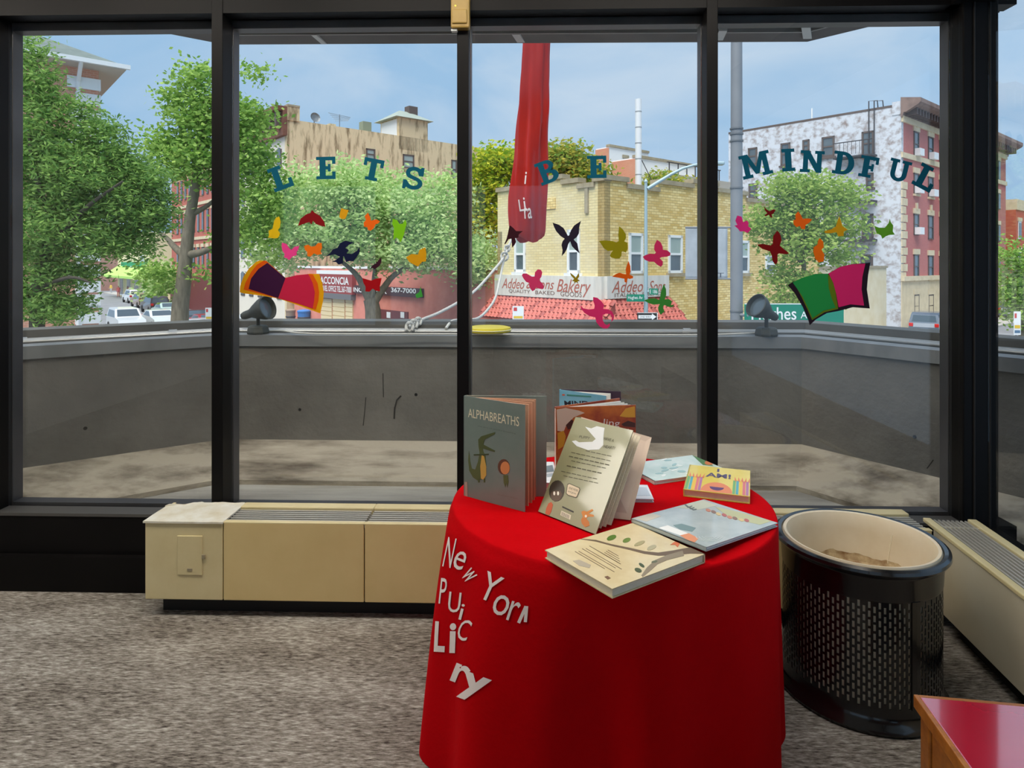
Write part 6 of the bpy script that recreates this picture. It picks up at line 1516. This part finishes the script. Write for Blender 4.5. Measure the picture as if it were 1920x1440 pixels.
# ------------------------------------------------------------------ trees
def leaf_mat(name, c0, c1, c2=None):
    return mat(name, c0, 0.65, rgb2=c1, ramp=(0.0, 1.0), island=True, spec=0.25, trans=0.5)
def foliage(name, blobs, d, size, m, parent, seed, aspect=0.45, spread=1.0, dens=1.0, cl=0.35, droop=0.0):
    """leaves as small four-sided blades in clumps; blobs: (u, v, ru, rv, clumps)"""
    rng = np.random.default_rng(seed); C_ = []
    for (u, v, ru, rv, n) in blobs:
        k = int(n * dens)
        a = rng.normal(size=(k, 3)); a /= np.linalg.norm(a, axis=1)[:, None]; a *= (rng.random(k) ** 0.45)[:, None]
        du = ru / FPX * d
        c = UD(u, v, d)
        P = np.array(c)[None, :] + a[:, :1] * (ru / FPX * d) * np.array(RT) + a[:, 1:2] * du * 0.9 * spread * np.array(FW) + a[:, 2:] * (rv / FPX * d) * np.array([0, 0, 1])
        C_.append(P)
    C_ = np.concatenate(C_); per = 26
    n = len(C_) * per
    cen = np.repeat(C_, per, 0) + rng.normal(size=(n, 3)) * cl * np.array([1, 1, .6])
    L = size * rng.uniform(.7, 1.3, n); Wd = L * aspect
    ax = rng.normal(size=(n, 3)); ax[:, 2] = ax[:, 2] * .5 - droop; ax /= np.linalg.norm(ax, axis=1)[:, None]
    bx = rng.normal(size=(n, 3)); bx -= ax * (bx * ax).sum(1)[:, None]; bx /= np.linalg.norm(bx, axis=1)[:, None]
    V = np.empty((n, 4, 3))
    V[:, 0] = cen - ax * L[:, None] / 2; V[:, 1] = cen + bx * Wd[:, None] / 2; V[:, 2] = cen + ax * L[:, None] / 2; V[:, 3] = cen - bx * Wd[:, None] / 2
    base = np.array(OFF[parent.name]); V = (V.reshape(-1, 3) - base).astype(np.float32)
    me = bpy.data.meshes.new(name); me.vertices.add(4 * n); me.vertices.foreach_set('co', V.ravel())
    me.loops.add(4 * n); me.loops.foreach_set('vertex_index', np.arange(4 * n, dtype=np.int32))
    me.polygons.add(n); me.polygons.foreach_set('loop_start', np.arange(0, 4 * n, 4, dtype=np.int32)); me.polygons.foreach_set('loop_total', np.full(n, 4, np.int32))
    me.update(calc_edges=True); me.materials.append(m)
    o = bpy.data.objects.new(name, me); COL.objects.link(o); o.parent = parent; o['kind'] = 'stuff'
    return o
def tree(label, base_uv, d, trunk, blobs, size, m, seed, bark, rt=0.16, aspect=.45, cl=.35, group='street trees', droop=0., spread=1.0):
    b = W((base_uv - CXP) / FPX * d, d, ZST)
    t = thing('street_tree', b, label, 'tree', group)
    for k, (pts, r0, r1) in enumerate(trunk):
        P = [UD(u, v, d + dz) for u, v, dz in pts]
        if k == 0: P = [Vector((P[0].x, P[0].y, ZST))] + P
        P = smooth_pts(P, 4); n = len(P)
        MB().tube(P, [r0 + (r1 - r0) * i / (n - 1) for i in range(n)], 10).build('trunk' if k == 0 else 'branch', bark, t, smooth=True)
    foliage('foliage', blobs, d, size, m, t, seed, aspect, cl=cl, droop=droop, spread=spread)
    return t
M_bark = mat('grey_bark', (132, 122, 104), .9, rgb2=(104, 96, 82), nscale=3, nstretch=(4, 4, 1), bump=.4, bscale=8)
M_barkd = mat('dark_bark', (84, 76, 66), .9, rgb2=(66, 60, 52), nscale=3)
tree('big dark green street tree with fine drooping leaves beside the brick building', 60, 13.0,
     [([(70, 560, 0), (85, 480, 0), (110, 380, .3), (120, 260, .2)], .16, .05), ([(85, 480, 0), (150, 400, -.4), (230, 340, -.6)], .07, .02), ([(80, 500, 0), (160, 460, .4), (240, 430, .6)], .06, .02), ([(100, 420, 0), (60, 300, -.3), (50, 160, 0)], .06, .02), ([(75, 540, 0), (130, 520, -.5), (170, 530, -.6)], .05, .015)],
     [(70, 170, 55, 60, 80), (95, 260, 85, 75, 190), (170, 330, 105, 80, 280), (60, 340, 70, 90, 190), (250, 380, 70, 70, 180), (130, 420, 115, 60, 230), (70, 470, 65, 45, 90), (215, 455, 75, 36, 110), (110, 515, 85, 26, 80), (105, 575, 75, 34, 130), (55, 105, 38, 45, 40), (190, 250, 42, 40, 50), (230, 305, 45, 40, 60), (295, 410, 38, 45, 45), (40, 540, 40, 50, 40), (285, 340, 36, 34, 32), (150, 200, 26, 26, 16)],
     .115, leaf_mat('leaf_dark', (78, 124, 58), (168, 202, 108)), 11, M_barkd, aspect=.30, cl=.13, droop=.3, spread=.8)
tree('light green street tree with a bare leaning trunk and forked limbs', 335, 20.0,
     [([(337, 600, 0), (343, 540, 0), (349, 480, 0), (356, 410, 0), (368, 340, 0), (378, 260, 0), (385, 190, 0)], .28, .07), ([(347, 482, 0), (326, 462, .2), (312, 446, .3), (290, 430, .4)], .12, .04), ([(352, 478, 0), (380, 472, -.2), (420, 455, -.3), (450, 440, -.4)], .13, .04), ([(362, 400, 0), (390, 385, .2), (430, 350, .3)], .10, .03), ([(372, 320, 0), (340, 250, .2), (330, 190, .3)], .07, .02)],
     [(372, 215, 50, 75, 100), (365, 140, 24, 24, 18), (325, 190, 24, 24, 18), (385, 300, 70, 50, 90), (320, 300, 45, 40, 45), (440, 230, 60, 40, 50), (480, 136, 16, 10, 7), (470, 215, 45, 26, 30), (470, 290, 55, 50, 60), (500, 370, 60, 70, 80), (470, 440, 60, 45, 50), (295, 520, 32, 30, 22), (385, 505, 18, 12, 6), (300, 260, 25, 24, 14)],
     .15, leaf_mat('leaf_mid', (104, 152, 60), (184, 214, 114)), 12, M_bark, aspect=.6, cl=.26)
tree('spreading green street tree with a forked trunk before the red shops', 700, 33.0,
     [([(700, 598, 0), (698, 575, 0), (694, 560, 0)], .42, .34), ([(694, 565, 0), (682, 540, 0), (668, 515, 0), (640, 490, .4), (600, 460, .5)], .22, .05), ([(697, 565, 0), (701, 535, 0), (704, 500, 0), (712, 440, 0)], .20, .05), ([(700, 570, 0), (716, 545, 0), (740, 515, -.3), (785, 490, -.5), (830, 470, -.5)], .22, .05), ([(704, 500, 0), (740, 460, .5), (790, 420, .6)], .10, .03)],
     [(585, 360, 75, 45, 90), (660, 345, 70, 45, 110), (720, 385, 100, 70, 200), (800, 390, 75, 60, 120), (560, 430, 90, 50, 120), (640, 440, 90, 50, 150), (810, 460, 90, 50, 150), (740, 480, 90, 30, 90), (890, 480, 50, 45, 70), (500, 400, 50, 60, 60), (900, 520, 40, 18, 25), (520, 480, 60, 30, 45), (840, 350, 30, 25, 20)],
     .24, leaf_mat('leaf_green', (158, 194, 116), (226, 242, 180)), 13, M_bark, aspect=.5, cl=.42)
tree('yellow-green tree crammed between the bakery and the red shops', 905, 41.0,
     [([(905, 560, 0), (905, 480, 0), (915, 350, 0)], .25, .08)],
     [(925, 310, 42, 34, 70), (915, 360, 40, 45, 90), (905, 425, 34, 45, 80), (900, 485, 32, 34, 60), (960, 300, 35, 30, 40), (975, 340, 30, 40, 40)],
     .32, leaf_mat('leaf_yellow', (112, 160, 40), (222, 220, 66)), 14, M_barkd, aspect=.5, cl=.45, group='trees behind the bakery')
tree('tree with orange-tinged crown rising behind the bakery parapet', 1080, 44.0,
     [([(1080, 500, 0), (1080, 400, 0), (1080, 320, 0)], .25, .08)],
     [(1045, 300, 32, 28, 50), (1075, 320, 58, 34, 110), (1115, 340, 40, 24, 50), (1060, 290, 36, 18, 35)],
     .34, leaf_mat('leaf_autumn', (108, 158, 62), (206, 190, 84)), 15, M_barkd, aspect=.45, cl=.45, group='trees behind the bakery')
tree('small yellowish bush-like tree beside the steel flue', 1240, 46.0,
     [([(1240, 500, 0), (1240, 400, 0), (1240, 355, 0)], .2, .08)],
     [(1225, 348, 34, 24, 45), (1262, 346, 34, 18, 35)],
     .3, leaf_mat('leaf_autumn', (108, 158, 62), (206, 190, 84)), 16, M_barkd, aspect=.45, cl=.4, group='trees behind the bakery')
tree('light green street tree in front of the tenement side wall', 1508, 24.0,
     [([(1506, 600, 0), (1508, 540, 0), (1507, 470, 0), (1512, 400, 0)], .14, .04), ([(1507, 500, 0), (1470, 450, .3), (1440, 415, .4)], .06, .02), ([(1508, 480, 0), (1550, 430, -.3), (1585, 395, -.4)], .06, .02)],
     [(1465, 355, 40, 26, 34), (1530, 350, 60, 30, 60), (1590, 365, 36, 24, 28), (1450, 410, 46, 34, 50), (1520, 410, 70, 40, 90), (1590, 425, 30, 24, 20), (1500, 460, 80, 34, 70), (1570, 480, 40, 22, 24), (1480, 520, 48, 24, 34), (1500, 565, 70, 26, 45), (1410, 420, 18, 14, 8)],
     .17, leaf_mat('leaf_light', (122, 160, 66), (196, 214, 124)), 17, M_bark, aspect=.55, cl=.28)
tree('leafy green shrub-like tree in front of the far brick house', 1915, 26.0,
     [([(1915, 610, 0), (1912, 540, 0), (1905, 470, 0)], .12, .05)],
     [(1900, 480, 30, 26, 30), (1915, 520, 40, 40, 60), (1900, 560, 34, 36, 45), (1930, 580, 40, 40, 40)],
     .17, leaf_mat('leaf_mid', (104, 152, 60), (184, 214, 114)), 18, M_bark, aspect=.5, cl=.28)
tree('small far street tree in front of the green market', 300, 72.0,
     [([(300, 575, 0), (300, 545, 0), (300, 520, 0)], .15, .08)],
     [(300, 520, 24, 24, 26), (290, 545, 20, 14, 14), (325, 535, 16, 16, 10)],
     .5, leaf_mat('leaf_green', (158, 194, 116), (226, 242, 180)), 19, M_bark, aspect=.55, cl=.7)

# ------------------------------------------------------------------ parked cars
M_tyre = mat('tyre', (30, 30, 32), .8); M_cglass = mat('car_glass', (70, 82, 92), .08, spec=.8); M_tail = mat('tail_light', (190, 24, 20), .3)
PROF = {'suv': ([(-2.25, .35), (-2.3, .75), (-2.2, 1.0), (-2.0, 1.55), (-1.75, 1.68), (.3, 1.66), (.95, 1.1), (2.1, .95), (2.25, .7), (2.2, .35)], [(-1.95, 1.05), (-1.78, 1.55), (.2, 1.55), (.78, 1.08)]),
        'sedan': ([(-2.3, .35), (-2.35, .75), (-2.2, .98), (-1.4, 1.05), (-.75, 1.42), (.25, 1.42), (.95, 1.0), (2.1, .85), (2.25, .6), (2.2, .35)], [(-1.25, 1.03), (-.7, 1.34), (.2, 1.34), (.8, 1.0)])}
def car(u, v, d, kind, rgb, label, rot=0.0):
    p = W((u - CXP) / FPX * d, d, ZST); rz = math.atan2(AD.y, AD.x) + YAW + rot
    t = thing('parked_car', p, label, 'car', 'cars along the street', rz)
    pr, gl = PROF[kind]; cm = mat('car_%d_%d_%d' % rgb, rgb, .25, .1, coat=.6)
    mb = MB(); mb.prism(pr, -.86, .86, lambda x, z, y: (x, y * (1 - .16 * max(0, (z - 1.0)) / .7), z)); mb.build('body', cm, t, local=True)
    for s in (-1, 1): MB().prism(gl, s * .85, s * .80, lambda x, z, y: (x, y * (1 - .16 * max(0, (z - 1.0)) / .7) + s * .012, z)).build('side_window', M_cglass, t, local=True)
    def scr(x0, z0, x1, z1, nm):
        n = Vector((z1 - z0, 0, -(x1 - x0))).normalized() * (.012 if x0 > 0 else -.012)
        if (x0 > 0) != (n.x > 0): n = -n
        q = [(x0, -.7, z0), (x0, .7, z0), (x1, .62, z1), (x1, -.62, z1)]
        MB().add([(a + n.x, b, c + n.z) for a, b, c in q] + [(a - n.x * 2, b, c - n.z * 2) for a, b, c in q], [(0, 1, 2, 3), (7, 6, 5, 4), (0, 4, 5, 1), (1, 5, 6, 2), (2, 6, 7, 3), (3, 7, 4, 0)]).build(nm, M_cglass, t, local=True)
    if kind == 'suv': scr(-2.16, 1.08, -2.01, 1.50, 'rear_window'); scr(.90, 1.15, .36, 1.60, 'windscreen')
    else: scr(-1.32, 1.09, -.80, 1.39, 'rear_window'); scr(.88, 1.05, .32, 1.37, 'windscreen')
    for s in (-1, 1):
        MB().bbox((-2.33, s * .72 - .12, .78), (-2.2, s * .72 + .12, 1.0), .02).build('tail_light', M_tail, t, local=True)
        for x in (-1.4, 1.4):
            MB().lathe([(.001, -.1), (.2, -.1), (.33, -.09), (.34, 0), (.33, .09), (.2, .1), (.001, .1)], 16, m=Matrix.Translation((x, s * .80, .34)) @ Matrix.Rotation(math.pi / 2, 4, 'X')).build('wheel', M_tyre, t, local=True)
    MB().bbox((-2.34, -.26, .5), (-2.28, .26, .64), .01).build('number_plate', M_wwhite, t, local=True)
for a in ((250, 575, 84, 'suv', (226, 230, 232), 'white SUV parked at the far end of the row before the market'), (268, 578, 75, 'suv', (150, 124, 108), 'bronze SUV parked behind the white one'),
          (290, 583, 67, 'suv', (62, 60, 64), 'dark grey SUV parked behind the bronze one'), (314, 590, 59.5, 'sedan', (178, 200, 192), 'pale green sedan parked near the leaning tree trunk'),
          (362, 600, 50, 'sedan', (46, 52, 58), 'dark sedan with red tail light beyond the leaning tree trunk'), (388, 603, 46, 'sedan', (150, 30, 36), 'dark red sedan parked behind the dark one')):
    car(*a)
car(236, 600, 48, 'suv', (214, 218, 220), 'white SUV with dark windscreen facing the terrace near the big tree', math.pi)
car(300, 604, 50, 'sedan', (220, 226, 224), 'white sedan nosed in behind the terrace parapet', math.pi)
car(367, 604, 42, 'sedan', (190, 206, 214), 'pale blue sedan close behind the parapet by the tree trunk', .5)
car(462, 600, 46, 'sedan', (196, 202, 206), 'silver sedan parked beyond the plum and coral paper book', 0)
car(822, 604, 32.5, 'suv', (150, 152, 156), 'grey SUV parked before the red shop wall', 0)
car(1742, 612, 45, 'suv', (84, 96, 112), 'blue-grey SUV parked before the tenement stone base', math.radians(-80))
car(1895, 606, 60, 'sedan', (70, 84, 100), 'dark blue sedan below the shrub-like tree by the far brick house', math.radians(-80))

# ------------------------------------------------------------------ people on the far pavement
def person(u, vfoot, h, top, legs, skin, label, arm=0.2, turn=0.0):
    d = (HC - ZST) * FPX / (vfoot - HYP); p = W((u - CXP) / FPX * d, d, ZST)
    t = thing('person', p, label, 'person', None, turn)
    V = [(0, 0, .54), (0, 0, .66), (0, 0, .78), (0, 0, .84), (0, .005, .90), (0, .005, .965)]; E = [(0, 1), (1, 2), (2, 3), (3, 4), (4, 5)]; R = [.085, .075, .09, .032, .058, .045]
    for s in (-1, 1):
        i = len(V)
        V += [(s * .055, 0, .50), (s * .06, .01 * s, .28), (s * .06, .05 * s, .03), (s * .065, .05 * s - .06, .015), (s * .10, 0, .80), (s * (.12 + arm * .1), .0, .64), (s * (.12 + arm * .15), -.05, .50), (s * (.12 + arm * .15), -.06, .45)]
        E += [(0, i), (i, i + 1), (i + 1, i + 2), (i + 2, i + 3), (2, i + 4), (i + 4, i + 5), (i + 5, i + 6), (i + 6, i + 7)]
        R += [.06, .042, .028, .025, .038, .030, .022, .018]
    me = bpy.data.meshes.new('body'); me.from_pydata([(x * h, y * h, z * h) for x, y, z in V], E, [])
    o = bpy.data.objects.new('body', me); COL.objects.link(o); o.parent = t
    o.modifiers.new('skin', 'SKIN')
    for q, r in zip(me.skin_vertices[0].data, R): q.radius = (r * h, r * h * .8)
    me.skin_vertices[0].data[0].use_root = True
    o.modifiers.new('sub', 'SUBSURF').levels = 1
    m = bpy.data.materials.new('clothes_%s' % label[:12]); m.use_nodes = True; n, l = m.node_tree.nodes, m.node_tree.links
    tc = n.new('ShaderNodeTexCoord'); sp = n.new('ShaderNodeSeparateXYZ'); cr = n.new('ShaderNodeValToRGB'); mm = n.new('ShaderNodeMath'); mm.operation = 'DIVIDE'; mm.inputs[1].default_value = h
    cr.color_ramp.interpolation = 'CONSTANT'; e = cr.color_ramp.elements; e[0].position = 0; e[0].color = lin((50, 46, 46)); e[1].position = .04; e[1].color = lin(legs)
    for pos, c in ((.52, top), (.84, skin), (.93, (50, 38, 32))): q = e.new(pos); q.color = lin(c)
    l.new(tc.outputs['Object'], sp.inputs[0]); l.new(sp.outputs['Z'], mm.inputs[0]); l.new(mm.outputs[0], cr.inputs['Fac']); l.new(cr.outputs['Color'], n['Principled BSDF'].inputs['Base Color'])
    me.materials.append(m)
person(222, 557, 1.7, (220, 110, 110), (206, 100, 104), (170, 120, 96), 'person in pink clothes walking on the far pavement', .1, .3)
person(208, 551, 1.7, (226, 190, 90), (190, 190, 196), (150, 104, 84), 'person in a yellow top and pale trousers at the far corner', .5, -.4)
person(238, 550, 1.7, (60, 50, 60), (50, 54, 70), (160, 110, 90), 'person in dark clothes standing by the market door', .2, 1.0)
# bin and blue bag by the shop front
def bin_(u, vfoot, r, h, rgb, name, label, cat):
    d = (HC - ZST) * FPX / (vfoot - HYP); p = W((u - CXP) / FPX * d, d, ZST); t = thing(name, p, label, cat)
    m = mat('bin_%d_%d_%d' % rgb, rgb, .7)
    MB().lathe([(.001, 0), (r * .8, 0), (r, h * .9), (r * 1.06, h * .9), (r * 1.06, h * .96), (r * .9, h), (r * .3, h * 1.03), (.001, h * 1.03)], 20).build('body', m, t, local=True)
    MB().lathe([(r * .98, h * .6), (r * 1.02, h * .62), (r * 1.02, h * .66), (r * .98, h * .68)], 20).build('hoop', M_iron, t, local=True)
bin_(545, 618, .35, 1.5, (150, 128, 110), 'litter_bin', 'brown litter bin on the pavement below the paper book', 'bin')
bin_(570, 620, .45, 1.5, (64, 120, 190), 'recycling_bin', 'blue recycling bin on the pavement beside the brown bin', 'bin')
# pavements
def pave(p0, p1, w, name):
    d = (p1 - p0).normalized(); n = Vector((d.y, -d.x)); q = [p0, p1, p1 + n * w, p0 + n * w]
    mb = MB(); mb.prism([tuple(W(x.x, x.y).to_2d()) for x in q], ZST, ZST + .14); struct(mb.build(name, M_pave))
pave(bk.k + AD * 110, bk.k - AD * 3.5, -3.5, 'sidewalk'); pave(bk.k - BD * 3.5, bk.k + BD * 60, 3.5, 'sidewalk')
